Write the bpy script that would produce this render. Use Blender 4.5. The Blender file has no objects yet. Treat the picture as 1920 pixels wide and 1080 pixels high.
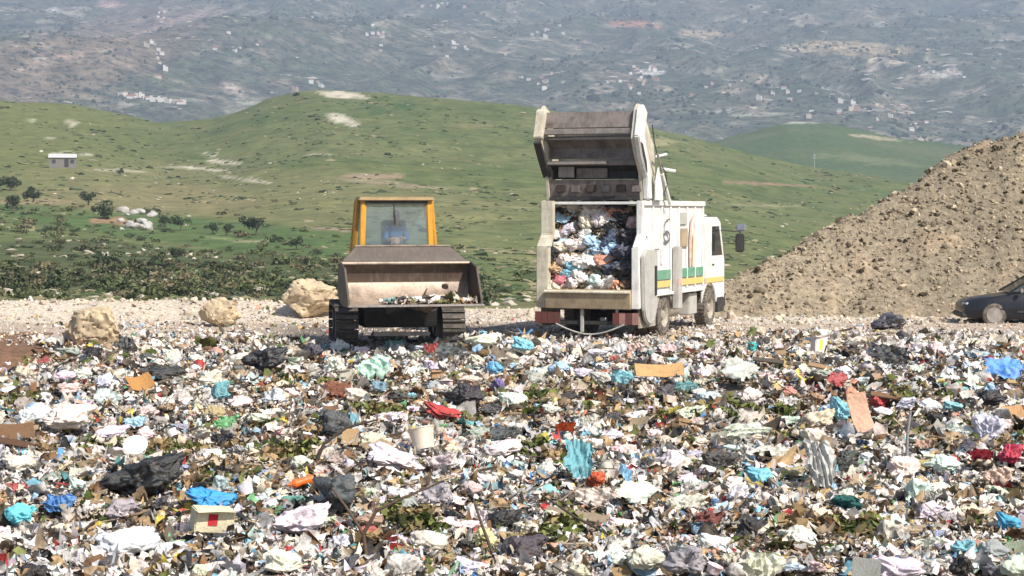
import bpy, bmesh, math, random
import numpy as np
from mathutils import Vector, Matrix, Euler, noise as mn

R = math.radians
scene = bpy.context.scene
col = scene.collection
random.seed(7)

# ------------------------------------------------------------ camera
CAM_Z = 3.0
FPX = 3600.0            # focal length in pixels of the 1920 px wide photograph
PITCH = math.atan(140.0 / FPX)
cam_data = bpy.data.cameras.new('camera')
cam = bpy.data.objects.new('camera', cam_data)
col.objects.link(cam)
cam.location = (0, 0, CAM_Z)
cam.rotation_euler = (math.pi / 2 - PITCH, 0, 0)
cam_data.sensor_width = 36.0
cam_data.lens = 36.0 * FPX / 1920.0
cam_data.clip_start = 0.1
cam_data.clip_end = 30000
scene.camera = cam

# ------------------------------------------------------------ sky and sun
SUN_EL = R(45)
SUN_DIR = Vector((math.cos(SUN_EL) * 0.65, math.cos(SUN_EL) * -0.76, math.sin(SUN_EL))).normalized()
world = bpy.data.worlds.new('World')
scene.world = world
world.use_nodes = True
wn = world.node_tree
wn.nodes.clear()
sky = wn.nodes.new('ShaderNodeTexSky')
sky.sky_type = 'NISHITA'
sky.sun_disc = False
sky.sun_elevation = SUN_EL
sky.sun_rotation = math.atan2(SUN_DIR.x, SUN_DIR.y)
sky.air_density = 1.0
sky.dust_density = 1.5
bg = wn.nodes.new('ShaderNodeBackground')
bg.inputs['Strength'].default_value = 0.10
wo = wn.nodes.new('ShaderNodeOutputWorld')
wn.links.new(sky.outputs[0], bg.inputs[0])
wn.links.new(bg.outputs[0], wo.inputs[0])
sun_data = bpy.data.lights.new('sun', 'SUN')
sun_data.energy = 4.4
sun_data.angle = R(0.5)
sun_data.color = (1.0, 0.94, 0.85)
sun = bpy.data.objects.new('sun', sun_data)
col.objects.link(sun)
sun.rotation_euler = SUN_DIR.to_track_quat('Z', 'Y').to_euler()
scene.view_settings.view_transform = 'Standard'
scene.view_settings.look = 'None'
scene.view_settings.exposure = 0.52
scene.view_settings.gamma = 1.0
scene.render.engine = 'CYCLES'
scene.cycles.max_bounces = 7
scene.cycles.volume_bounces = 1
scene.cycles.transparent_max_bounces = 8

# ------------------------------------------------------------ numpy noise
def _hash(ix, iy, seed):
    h = (ix.astype(np.int64) * 374761393 + iy.astype(np.int64) * 668265263 + seed * 982451653) & 0xFFFFFFFF
    h = ((h ^ (h >> 13)) * 1274126177) & 0xFFFFFFFF
    return ((h ^ (h >> 16)) & 0xFFFF) / 65535.0

def vnoise(x, y, seed=0):
    x = np.asarray(x, float); y = np.asarray(y, float)
    ix = np.floor(x); iy = np.floor(y)
    fx = x - ix; fy = y - iy
    fx = fx * fx * (3 - 2 * fx); fy = fy * fy * (3 - 2 * fy)
    a = _hash(ix, iy, seed); b = _hash(ix + 1, iy, seed)
    c = _hash(ix, iy + 1, seed); d = _hash(ix + 1, iy + 1, seed)
    return (a * (1 - fx) + b * fx) * (1 - fy) + (c * (1 - fx) + d * fx) * fy

def fbm(x, y, octaves=4, seed=0, gain=0.5):
    s = 0; amp = 1; tot = 0
    for o in range(octaves):
        s = s + amp * vnoise(np.asarray(x) * 2 ** o + 17.3 * o, np.asarray(y) * 2 ** o - 9.1 * o, seed + o)
        tot += amp; amp *= gain
    return s / tot * 2 - 1          # about -1..1

def smooth(a, b, x):
    t = np.clip((np.asarray(x, float) - a) / (b - a), 0, 1)
    return t * t * (3 - 2 * t)

# ------------------------------------------------------------ materials
def new_mat(name):
    m = bpy.data.materials.new(name); m.use_nodes = True
    nt = m.node_tree; b = nt.nodes['Principled BSDF']
    return m, nt, b

def N(nt, t, **kw):
    n = nt.nodes.new(t)
    for k, v in kw.items():
        if k in n.inputs: n.inputs[k].default_value = v
        else: setattr(n, k, v)
    return n

def mixc(nt, fac, a, b, mode='MIX'):
    n = nt.nodes.new('ShaderNodeMix'); n.data_type = 'RGBA'; n.blend_type = mode
    for sock, v in ((n.inputs[0], fac), (n.inputs[6], a), (n.inputs[7], b)):
        if hasattr(v, 'is_output'): nt.links.new(v, sock)
        elif isinstance(v, (int, float)): sock.default_value = v
        else: sock.default_value = (*v[:3], 1)
    return n.outputs[2]

def ramp(nt, src, p0, p1, c0=(0, 0, 0), c1=(1, 1, 1)):
    r = nt.nodes.new('ShaderNodeValToRGB')
    r.color_ramp.elements[0].position = p0; r.color_ramp.elements[1].position = p1
    r.color_ramp.elements[0].color = (*c0, 1); r.color_ramp.elements[1].color = (*c1, 1)
    nt.links.new(src, r.inputs[0]); return r.outputs[0]

def noise_tex(nt, scale, detail=4, rough=0.6, stretch=None, coord='Object'):
    tc = nt.nodes.new('ShaderNodeTexCoord'); src = tc.outputs[coord]
    if stretch:
        mp = nt.nodes.new('ShaderNodeMapping'); mp.inputs['Scale'].default_value = stretch
        nt.links.new(src, mp.inputs[0]); src = mp.outputs[0]
    n = N(nt, 'ShaderNodeTexNoise', Scale=scale, Detail=detail, Roughness=rough)
    nt.links.new(src, n.inputs['Vector'])
    return n.outputs['Fac']

def bump(nt, b, h, strength, dist):
    n = N(nt, 'ShaderNodeBump', Strength=strength, Distance=dist)
    nt.links.new(h, n.inputs['Height']); nt.links.new(n.outputs[0], b.inputs['Normal'])

MATS = {}
def worn(name, base, dirt=(0.20, 0.15, 0.10), amount=0.5, rough=0.5, metal=0.0, scale=3.0, lo=0.45, hi=0.7, streak=True):
    """painted or bare surface with patches and vertical streaks of dirt"""
    if name in MATS: return MATS[name]
    m, nt, b = new_mat(name)
    n1 = noise_tex(nt, scale, 8, 0.7)
    f1 = ramp(nt, n1, lo, hi)
    c = mixc(nt, f1, base, dirt)
    c1 = mixc(nt, amount, base, c)
    if streak:
        n2 = noise_tex(nt, 6.0, 5, 0.6, (3.0, 3.0, 0.35))
        f2 = ramp(nt, n2, 0.5, 0.75)
        c1 = mixc(nt, mulv(nt, f2, amount * 0.8), c1, dirt)
    n3 = noise_tex(nt, 40, 3, 0.6)
    c2 = mixc(nt, 0.25, c1, ramp(nt, n3, 0.3, 0.7, (0.3, 0.3, 0.3), (1, 1, 1)), 'MULTIPLY')
    nt.links.new(c2, b.inputs['Base Color'])
    b.inputs['Roughness'].default_value = rough
    b.inputs['Metallic'].default_value = metal
    bump(nt, b, n1, 0.25, 0.02)
    MATS[name] = m
    return m

def mulv(nt, s, v):
    n = nt.nodes.new('ShaderNodeMath'); n.operation = 'MULTIPLY'
    nt.links.new(s, n.inputs[0]); n.inputs[1].default_value = v
    return n.outputs[0]

def attr_mat(name, rough=0.9, fine=8.0, fine_amt=0.35, bscale=3.0, bstr=0.5, bdist=0.1, stretch=None, mid=None):
    """surface whose own colour is stored per vertex (soil, grass, litter) with fine procedural variation"""
    m, nt, b = new_mat(name)
    a = nt.nodes.new('ShaderNodeAttribute'); a.attribute_name = 'col'
    n = noise_tex(nt, fine, 6, 0.7, stretch)
    c = mixc(nt, fine_amt, a.outputs['Color'], ramp(nt, n, 0.3, 0.7, (0.12, 0.12, 0.12), (1.7, 1.7, 1.7)), 'MULTIPLY')
    if mid:
        n4 = noise_tex(nt, mid[0], 5, 0.65, stretch)
        c = mixc(nt, mulv(nt, ramp(nt, n4, mid[2], mid[3]), mid[4]), c, mid[1])
    nt.links.new(c, b.inputs['Base Color'])
    b.inputs['Roughness'].default_value = rough
    b.inputs['Specular IOR Level'].default_value = 0.2
    h = noise_tex(nt, bscale, 6, 0.7)
    bump(nt, b, h, bstr, bdist)
    return m

# ------------------------------------------------------------ object helpers
def tag(o, label=None, cat=None, group=None, kind=None):
    if label: o['label'] = label
    if cat: o['category'] = cat
    if group: o['group'] = group
    if kind: o['kind'] = kind
    return o

def empty(name, loc=(0, 0, 0), rz=0.0, parent=None):
    o = bpy.data.objects.new(name, None); col.objects.link(o)
    o.location = loc; o.rotation_euler = (0, 0, rz); o.empty_display_size = 0.2
    if parent: o.parent = parent
    return o

def copy_tree(o, parent=None):
    c = o.copy(); col.objects.link(c); c.parent = parent
    for ch in o.children: copy_tree(ch, c)
    return c

def fast_mesh(name, V, F, colors=None, smooth_f=False):
    """numpy verts (n,3) and equal-size faces (m,k) -> mesh"""
    me = bpy.data.meshes.new(name)
    V = np.ascontiguousarray(V, np.float32); F = np.ascontiguousarray(F, np.int32)
    k = F.shape[1]
    me.vertices.add(len(V)); me.vertices.foreach_set('co', V.ravel())
    me.loops.add(F.size); me.loops.foreach_set('vertex_index', F.ravel())
    me.polygons.add(len(F)); me.polygons.foreach_set('loop_start', np.arange(0, F.size, k, dtype=np.int32))
    if smooth_f: me.polygons.foreach_set('use_smooth', np.ones(len(F), bool))
    else: me.polygons.foreach_set('use_smooth', np.zeros(len(F), bool))
    if colors is not None:
        a = me.color_attributes.new('col', 'FLOAT_COLOR', 'POINT')
        c4 = np.ones((len(V), 4), np.float32); c4[:, :3] = colors
        a.data.foreach_set('color', c4.ravel())
    me.update(calc_edges=True)
    return me

def link(name, me, mat=None, parent=None):
    o = bpy.data.objects.new(name, me); col.objects.link(o)
    if mat and not me.materials: me.materials.append(mat)
    if parent: o.parent = parent
    return o

class MB:
    """collects simple solids, builds ONE mesh"""
    def __init__(s): s.v = []; s.f = []
    def add(s, vs, fs):
        n = len(s.v); s.v += [tuple(v) for v in vs]; s.f += [tuple(i + n for i in f) for f in fs]; return s
    def box(s, c, d, rot=None):
        hx, hy, hz = d[0] / 2, d[1] / 2, d[2] / 2
        vs = [Vector((x, y, z)) for z in (-hz, hz) for y in (-hy, hy) for x in (-hx, hx)]
        if rot is not None:
            M = rot if isinstance(rot, Matrix) else Euler(rot).to_matrix(); vs = [M @ v for v in vs]
        vs = [v + Vector(c) for v in vs]
        return s.add(vs, [(0, 2, 3, 1), (4, 5, 7, 6), (0, 1, 5, 4), (2, 6, 7, 3), (0, 4, 6, 2), (1, 3, 7, 5)])
    def bb(s, x0, x1, y0, y1, z0, z1):
        return s.box(((x0 + x1) / 2, (y0 + y1) / 2, (z0 + z1) / 2), (x1 - x0, y1 - y0, z1 - z0))
    def cyl(s, p0, p1, r0, r1=None, n=14, cap=True):
        r1 = r0 if r1 is None else r1
        p0 = Vector(p0); p1 = Vector(p1); d = (p1 - p0).normalized()
        a = d.orthogonal().normalized(); b = d.cross(a)
        vs = []
        for p, r in ((p0, r0), (p1, r1)):
            for i in range(n):
                t = 2 * math.pi * i / n; vs.append(p + a * math.cos(t) * r + b * math.sin(t) * r)
        fs = [(i, (i + 1) % n, n + (i + 1) % n, n + i) for i in range(n)]
        if cap: fs += [tuple(reversed(range(n))), tuple(range(n, 2 * n))]
        return s.add(vs, fs)
    def bar(s, p0, p1, w, h):
        p0 = Vector(p0); p1 = Vector(p1); d = p1 - p0
        q = d.to_track_quat('Y', 'Z').to_matrix()
        return s.box((p0 + p1) / 2, (w, d.length, h), q)
    def prism_x(s, poly, x0, x1):
        """polygon in (y,z) extruded along x"""
        n = len(poly)
        vs = [(x0, y, z) for y, z in poly] + [(x1, y, z) for y, z in poly]
        fs = [tuple(range(n)), tuple(reversed(range(n, 2 * n)))]
        fs += [(i, n + i, n + (i + 1) % n, (i + 1) % n) for i in range(n)]
        return s.add(vs, fs)
    def prism_y(s, poly, y0, y1):
        """polygon in (x,z) extruded along y"""
        n = len(poly)
        vs = [(x, y0, z) for x, z in poly] + [(x, y1, z) for x, z in poly]
        fs = [tuple(range(n)), tuple(reversed(range(n, 2 * n)))]
        fs += [(i, n + i, n + (i + 1) % n, (i + 1) % n) for i in range(n)]
        return s.add(vs, fs)
    def strip(s, prof, x0, x1, t):
        """sheet of thickness t following an open (y,z) profile"""
        for (a, b) in zip(prof[:-1], prof[1:]):
            s.bar(((x0 + x1) / 2, a[0], a[1]), ((x0 + x1) / 2, b[0], b[1]), x1 - x0, t)
        return s
    def build(s, name, mat, parent=None, bevel=0.0, smooth_a=None):
        me = bpy.data.meshes.new(name); me.from_pydata(s.v, [], s.f)
        bm = bmesh.new(); bm.from_mesh(me); bmesh.ops.recalc_face_normals(bm, faces=bm.faces)
        if bevel:
            es = [e for e in bm.edges if len(e.link_faces) == 2 and e.calc_face_angle(0) > 0.6]
            try: bmesh.ops.bevel(bm, geom=es, offset=bevel, segments=2, affect='EDGES', clamp_overlap=True)
            except Exception: pass
        bm.to_mesh(me); bm.free()
        if smooth_a is not None:
            me.polygons.foreach_set('use_smooth', np.ones(len(me.polygons), bool))
            me.set_sharp_from_angle(angle=R(smooth_a))
        me.update()
        return link(name, me, mat, parent)

# picture coordinates (1920x1080 of the photograph) -> direction; used once, to find places on the ground
def ray(px, py):
    d = Vector(((px - 960) / FPX, 1.0, -(py - 540) / FPX))
    return Matrix.Rotation(-PITCH, 3, 'X') @ d
def at(px, py, Y):
    d = ray(px, py); t = Y / d.y
    return Vector((d.x * t, Y, CAM_Z + d.z * t))
def project(x, y, z):
    dz = np.asarray(z) - CAM_Z; c, s_ = math.cos(PITCH), math.sin(PITCH)
    depth = np.asarray(y) * c - dz * s_; up = dz * c + np.asarray(y) * s_
    return 960 + FPX * np.asarray(x) / depth, 540 - FPX * up / depth

# ============================================================ TERRAIN
def gz(x, y):
    """landfill surface"""
    x = np.asarray(x, float); y = np.asarray(y, float)
    calm = 1 - smooth(38, 42.5, y)
    z = 0.32 * fbm(x / 3.0, y / 3.4, 3, 3) * (0.12 + 0.88 * calm)
    z = z + 0.15 * fbm(x / 0.8, y / 0.8, 3, 9) * (0.10 + 0.90 * calm)
    z = z + 0.42 * np.exp(-(((x + 0.75) / 1.0) ** 2 + ((y - 40.6) / 1.0) ** 2))
    z = z + 0.22 * np.exp(-(((x - 4.5) / 2.5) ** 2 + ((y - 31) / 2.0) ** 2))
    z = z - 0.18 * np.exp(-(((x + 1.2) / 1.8) ** 2 + ((y - 27) / 1.3) ** 2))
    # pale gravel berm along the far left edge
    left = 1 - smooth(-5.5, -2.0, x)
    z = z + left * (0.42 + 0.10 * fbm(x / 2.0, y / 2.0, 3, 5)) * np.exp(-((y - 56.2) / 1.9) ** 2)
    # earth at far left
    z = z + 0.15 * np.exp(-(((x + 11.5) / 2.5) ** 2 + ((y - 40) / 5) ** 2))
    # the fill falls away behind
    z = z - smooth(60, 76, y + 0.0 * x) * 7.0 * (1 - smooth(3, 7, x))
    z = z - smooth(88, 104, y) * 7.0 * smooth(3, 7, x)
    return z

def grid(xs, ys, zf):
    X, Y = np.meshgrid(xs, ys); Z = zf(X, Y)
    V = np.stack([X.ravel(), Y.ravel(), Z.ravel()], 1)
    nx, ny = len(xs), len(ys)
    i = np.arange(nx * (ny - 1)).reshape(ny - 1, nx)[:, :-1].ravel()
    return V, np.stack([i, i + 1, i + nx + 1, i + nx], 1), X, Y, Z

# landfill ground
xs = np.concatenate([np.linspace(-40, -14, 40), np.linspace(-13.8, 14, 170), np.linspace(14.3, 46, 50)])
ys = np.concatenate([np.linspace(-12, 12, 25), np.linspace(12.3, 62, 250), np.linspace(62.4, 108, 30)])
V, F, X, Y, Z = grid(xs, ys, gz)
Xf, Yf = V[:, 0], V[:, 1]
pale = np.array([0.58, 0.50, 0.40]); tan = np.array([0.45, 0.36, 0.28]); dark = np.array([0.17, 0.14, 0.105]); red = np.array([0.20, 0.115, 0.07])
f = fbm(Xf / 2.5, Yf / 3.5, 5, 21)
c = np.ones((len(V), 3)) * tan
w = smooth(-0.2, 0.6, f + smooth(51, 54, Yf) * 1.2 - smooth(-3, 4, Xf) * 0.6)[:, None]
c = c * (1 - w) + pale * w
w = smooth(0.1, 0.6, fbm(Xf / 1.1, Yf / 2.2, 4, 33))[:, None] * 0.35
c = c * (1 - w) + np.array([0.20, 0.17, 0.14]) * w
w = (1 - smooth(41, 46, Yf + 1.5 * f))[:, None]
c = c * (1 - w) + dark * w
w = (np.exp(-(((Xf + 11.3) / 2.7) ** 2 + ((Yf - 41) / 6.5) ** 2)) > 0.33 + 0.2 * f).astype(float)[:, None]
c = c * (1 - w) + red * w
# track where the machines drive, their shade darkened into the soil colour
w = (smooth(42, 44, Yf) * (1 - smooth(50, 53, Yf)) * smooth(-7, -5, Xf) * (1 - smooth(1.5, 4, Xf)))[:, None] * 0.75
c = c * (1 - w) + np.array([0.10, 0.09, 0.08]) * w
w = (smooth(62, 66, Yf) * (1 - smooth(3, 5, Xf)))[:, None]
c = c * (1 - w) + np.array([0.07, 0.10, 0.035]) * w
ground_mat = attr_mat('landfill_soil', 0.95, 9.0, 0.6, 5.0, 0.9, 0.08)
tag(link('ground', fast_mesh('ground', V, F, c, True), ground_mat), kind='structure')

# stockpile of excavated earth on the right
RX = np.array([3.5, 6.8, 9.2, 11.2, 13.0, 15.0, 16.0, 17.6, 22, 32, 46]); RH = np.array([0, 1.1, 2.2, 3.15, 3.95, 5.05, 5.35, 5.55, 5.7, 5.0, 4.0])
def mound_z(x, y):
    H = np.interp(x, RX, RH)
    H = H + 0.22 * fbm(np.asarray(x) / 1.6, np.zeros_like(x), 3, 44)
    ry = 56.3 + H / 0.66
    d = np.abs(y - ry)
    z = H - 0.66 * (np.sqrt(d * d + 0.25) - 0.5)
    z = z + 0.26 * fbm(x / 2.3 - y * .15, y / 4.5, 4, 51) + 0.10 * fbm(x / 1.0, y / 3.0, 3, 52) + 0.12 * fbm(x / 0.5, y / 0.5, 3, 57)
    return z
def mz(x, y):
    return np.maximum(mound_z(x, y), -0.25 + 0.0 * x)
V, F, X, Y, Z = grid(np.linspace(3.2, 46, 270), np.linspace(54.5, 84, 170), mz)
f = fbm(V[:, 0] / 3, V[:, 1] / 3, 5, 61)
c = np.array([0.255, 0.21, 0.148]) * (1 + 0.3 * f[:, None])
w = smooth(-.1, .5, fbm(V[:, 0] / 2.2 - V[:, 1] * .3, V[:, 1] / 5, 4, 63))[:, None] * .35; c = c * (1 - w) + np.array([0.20, 0.165, 0.12]) * w
w = smooth(0.15, 0.6, fbm(V[:, 0] / 1.3, V[:, 1] / 1.0, 4, 66))[:, None] * 0.5
c = c * (1 - w) + np.array([0.40, 0.30, 0.19]) * w
w = (1 - smooth(9, 14, V[:, 0] + 2 * f))[:, None] * 0.5
c = c * (1 - w) + np.array([0.36, 0.29, 0.20]) * w
mound_mat = attr_mat('excavated_earth', 0.95, 5.0, 0.6, 3.0, 0.9, 0.15)
tag(link('dirt_mound', fast_mesh('dirt_mound', V, F, c, True), mound_mat), kind='structure')

# green hills behind: heights are set by how high each stretch stands above the eye at its distance
AX = np.array([-900, -300, 0, 150, 300, 400, 500, 600, 700, 850, 1000, 1200, 1350, 1500, 1700, 1900, 2300, 2900])
AY = np.array([170, 180, 187, 197, 226, 218, 190, 170, 174, 184, 200, 236, 272, 312, 345, 370, 380, 380])
GY = np.array([56, 80, 100, 160, 230, 320, 430, 560, 640, 700, 800, 1000, 1200])
GG = np.array([1.5, 1.1, 1.0, 0.84, 0.68, 0.50, 0.33, 0.15, 0.045, 0.0, 0.10, 0.6, 1.2])
def hill_z(x, y):
    px = 960 + FPX * x / y
    r = np.interp(px + 14 * fbm(px / 90, y / 120, 2, 81), AX, AY)
    g = np.interp(y, GY, GG)
    sy = r + (578 - r) * g
    z = CAM_Z + y * (400 - sy) / FPX
    amp = smooth(100, 260, y)
    z = z + amp * y * 0.0045 * fbm(x / 70, y / 60, 4, 83) + amp * 0.35 * fbm(x / 9, y / 9, 3, 85)
    return z
def polar(us, ys, zf):
    U, Y = np.meshgrid(us, ys); X = U * Y; Z = zf(X, Y)
    V = np.stack([X.ravel(), Y.ravel(), Z.ravel()], 1)
    nx, ny = len(us), len(ys)
    i = np.arange(nx * (ny - 1)).reshape(ny - 1, nx)[:, :-1].ravel()
    return V, np.stack([i, i + 1, i + nx + 1, i + nx], 1)
def blend(c, w, k):
    w = np.clip(w, 0, 1)[:, None]; return c * (1 - w) + np.array(k) * w
def patches(c, V, lst, seed):
    px, py = project(V[:, 0], V[:, 1], V[:, 2])
    for i, (x, y, rx, ry, slope, k, op) in enumerate(lst):
        dx = (px - x) / rx; dy = (py - y - slope * (px - x)) / ry
        n = fbm(px / 22.0, py / 5.0, 3, seed + i)
        c = blend(c, smooth(0.0, 0.5, 1 - (dx * dx + dy * dy) + 0.9 * n) * op, k)
    return c
hy = np.concatenate([np.geomspace(57, 700, 260), np.linspace(705, 1150, 16)])
V, F = polar(np.linspace(-0.42, 0.42, 330), hy, hill_z)
px, py = project(V[:, 0], V[:, 1], V[:, 2])
n1 = fbm(V[:, 0] / 60, V[:, 1] / 50, 4, 91); n2 = fbm(V[:, 0] / 12, V[:, 1] / 30, 4, 95); n3 = fbm(V[:, 0] / 30, V[:, 1] / 14, 4, 97)
c = np.ones((len(V), 3)) * np.array([0.125, 0.143, 0.058])
c = blend(c, smooth(-0.3, 0.5, n1), (0.16, 0.165, 0.078))
c = blend(c, smooth(0.0, 0.6, n3) * 0.7, (0.085, 0.122, 0.045))
c = blend(c, smooth(0.1, 0.7, n2) * 0.5, (0.20, 0.18, 0.085))
n5 = fbm(V[:, 0] / 5, V[:, 1] / 9, 4, 99); c = blend(c, smooth(0.05, 0.5, n5) * .5, (0.06, 0.085, 0.03)); c = blend(c, smooth(0.15, 0.6, -n5) * .45, (0.21, 0.19, 0.10))
c = blend(c, (1 - smooth(40, 420, px)) * (1 - smooth(160, 420, np.abs(py - 240) * 3)) * 0.8, (0.17, 0.17, 0.065))
# dry brownish shoulder between house and loader, greener hollow with a bright meadow strip below it
c = blend(c, smooth(0.0, 0.45, 1 - ((px - 500) / 560) ** 2 - ((py - 365 - 0.07 * (px - 500)) / 55) ** 2 + 0.5 * n3) * 0.5, (0.225, 0.19, 0.105))
c = blend(c, smooth(0.0, 0.5, 1 - ((px - 250) / 300) ** 2 - ((py - 375 - 0.03 * (px - 250)) / 40) ** 2 + 0.6 * n2) * 0.6, (0.26, 0.205, 0.12))
c = blend(c, smooth(0, 0.4, 1 - ((px - 480) / 620) ** 2 - ((py - 447 - 0.11 * (px - 480)) / 30) ** 2 + 0.4 * n3) * 0.7, (0.08, 0.13, 0.048))
c = blend(c, smooth(0, 0.5, 1 - ((px - 180) / 560) ** 2 - ((py - 500 - 0.05 * (px - 180)) / 60) ** 2 + 0.5 * n2) * 0.85, (0.075, 0.085, 0.04))
c = blend(c, smooth(525, 575, py + 25 * n2) * 0.75, (0.17, 0.15, 0.085))
c = c * np.array([1.0, 1.06, 0.86])
W = (0.62, 0.55, 0.42)
c = patches(c, V, [
    (645, 178, 52, 8, 0.13, W, 1), (642, 225, 36, 10, 0.35, (0.55, 0.50, 0.38), 1), (600, 152, 26, 8, 0.1, (0.45, 0.38, 0.27), 1),
    (135, 235, 9, 4, 0, W, .8), (60, 226, 10, 4, 0, W, .7), (130, 227, 15, 3, 0.1, W, .6), (90, 258, 10, 4, 0, W, .7), (110, 287, 22, 3, 0, W, .7), (160, 290, 18, 3, 0, W, .7),
    (400, 290, 24, 3, 0.1, W, .8), (415, 303, 38, 4, 0.1, W, .9), (395, 318, 60, 3, 0.1, W, .7), (470, 338, 60, 3, 0.15, W, .7), (330, 314, 40, 3, 0, W, .6),
    (220, 320, 60, 3, 0.03, W, .5), (700, 330, 70, 5, 0.0, (0.40, 0.28, 0.19), .8), (735, 345, 110, 5, 0.1, (0.33, 0.26, 0.17), .7), (590, 290, 25, 2.5, 0, W, .5),
    (215, 415, 45, 9, 0.05, (0.36, 0.21, 0.13), .9), (60, 378, 90, 5, 0, (0.34, 0.25, 0.15), .6), (1235, 268, 40, 8, 0.05, (0.36, 0.33, 0.16), .8),
    (1170, 300, 60, 5, 0.03, (0.33, 0.26, 0.16), .6), (1440, 345, 90, 3, 0.04, (0.36, 0.22, 0.15), .7), (1430, 385, 80, 3, 0.02, (0.30, 0.28, 0.16), .6),
    (1000, 390, 120, 3, 0.06, (0.24, 0.22, 0.12), .5), (930, 470, 90, 4, 0.08, (0.28, 0.23, 0.13), .6), (620, 430, 60, 4, 0.1, (0.33, 0.25, 0.17), .7),
    (440, 450, 60, 3, 0.1, (0.25, 0.30, 0.12), .7), (300, 535, 60, 7, 0, (0.33, 0.21, 0.15), .8), (75, 545, 45, 8, 0, (0.36, 0.28, 0.19), .8), (480, 452, 60, 3, 0, (0.38, 0.33, 0.2), .5),
    (890, 235, 60, 3, 0.02, (0.26, 0.22, 0.11), .5), (760, 200, 25, 12, 0.1, (0.05, 0.11, 0.03), .8), (700, 205, 30, 9, 0.2, (0.05, 0.10, 0.03), .7)], 300)
hill_mat = attr_mat('hill_grass', 0.95, 0.22, 0.45, 0.5, 0.8, 0.9, mid=(0.9, (0.05, 0.08, 0.025), 0.52, 0.66, 0.45))
tag(link('hills', fast_mesh('hills', V, F, c, True), hill_mat), kind='structure')

# second hill on the right, a road along its foot
BX = np.array([600, 1100, 1250, 1350, 1420, 1480, 1550, 1650, 1750, 1900, 2200, 2900]); BY = np.array([420, 330, 292, 262, 242, 229, 233, 254, 268, 282, 262, 240])
def hill2_z(x, y):
    px = 960 + FPX * x / y
    r = np.interp(px + 10 * fbm(px / 60, y / 150, 2, 181), BX, BY)
    g = np.interp(y, [900, 1000, 1150, 1300, 1400, 1700], [1.3, 1.0, 0.4, 0, 0.15, 1.5])
    z = CAM_Z + y * (400 - (r + (360 - r) * g)) / FPX
    return z + 2.2 * fbm(x / 45, y / 45, 4, 183)
V, F = polar(np.linspace(-0.12, 0.42, 260), np.concatenate([np.linspace(900, 1400, 90), np.linspace(1420, 1750, 12)]), hill2_z)
n1 = fbm(V[:, 0] / 90, V[:, 1] / 50, 4, 191)
c = np.ones((len(V), 3)) * np.array([0.075, 0.115, 0.04])
c = blend(c, smooth(-0.2, 0.5, n1), (0.12, 0.14, 0.055))
c = patches(c, V, [(1640, 258, 70, 4, 0.12, (0.42, 0.36, 0.24), .8), (1480, 216 + 14, 60, 3, 0.0, (0.42, 0.40, 0.33), .9), (1560, 325, 70, 3, 0.22, (0.40, 0.34, 0.24), .9),
                   (1620, 300, 100, 8, 0.1, (0.16, 0.18, 0.08), .8), (1500, 325, 25, 4, 0, (0.5, 0.45, 0.35), .7)], 500)
tag(link('far_hill', fast_mesh('far_hill', V, F, c, True), hill_mat), kind='structure')

# mountainside that fills the view
def mount_z(x, y):
    px = 960 + FPX * x / y
    sy = np.interp(y, [1500, 1800, 2600, 3600, 4700, 5200], [345, 300, 150, 5, -150, -170])
    z = CAM_Z + y * (400 - sy) / FPX
    rg = 1 - np.abs(fbm(x / 420 + 0.25 * fbm(x / 200, y / 300, 3, 205), y / 900, 4, 201))
    z = z + (rg - 0.75) * 110 * smooth(1500, 2600, y) + 9 * fbm(x / 60, y / 90, 4, 207)
    # the long spur that climbs across the left
    sp = y - (2300 + 1.35 * (x + 560))
    z = z + 75 * np.exp(-(sp / 330) ** 2) * (1 - smooth(-350, 50, x)) * smooth(1500, 2100, y)
    return z
V, F = polar(np.linspace(-0.42, 0.42, 350), np.linspace(1500, 5200, 280), mount_z)
px, py = project(V[:, 0], V[:, 1], V[:, 2])
n1 = fbm(V[:, 0] / 260, V[:, 1] / 500, 5, 211); n2 = fbm(V[:, 0] / 70, V[:, 1] / 90, 5, 215); n3 = fbm(V[:, 0] / 30, V[:, 1] / 55, 4, 219)
c = np.ones((len(V), 3)) * np.array([0.085, 0.092, 0.065])
c = blend(c, smooth(-0.1, 0.5, n1) * 0.7, (0.055, 0.075, 0.05))
c = blend(c, smooth(0.05, 0.6, n2) * 0.6, (0.16, 0.135, 0.095))
c = blend(c, smooth(0.2, 0.7, n3) * 0.6, (0.035, 0.055, 0.035))
c = blend(c, smooth(0.2, 0.6, -n3 + 0.4 * n2) * 0.85, (0.30, 0.27, 0.21))
n4 = fbm(V[:, 0] / 45, V[:, 1] / 22, 4, 223); c = blend(c, smooth(0.15, 0.5, n4) * 0.6, (0.25, 0.21, 0.15)); c = blend(c, smooth(0.1, 0.5, -n4) * .5, (0.05, 0.085, 0.035))
c = blend(c, (1 - smooth(40, 90, np.abs(py - (160 - 0.33 * px)))) * (1 - smooth(250, 450, px)) * 0.6, (0.22, 0.155, 0.11))
Q = (0.52, 0.45, 0.34)
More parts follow.
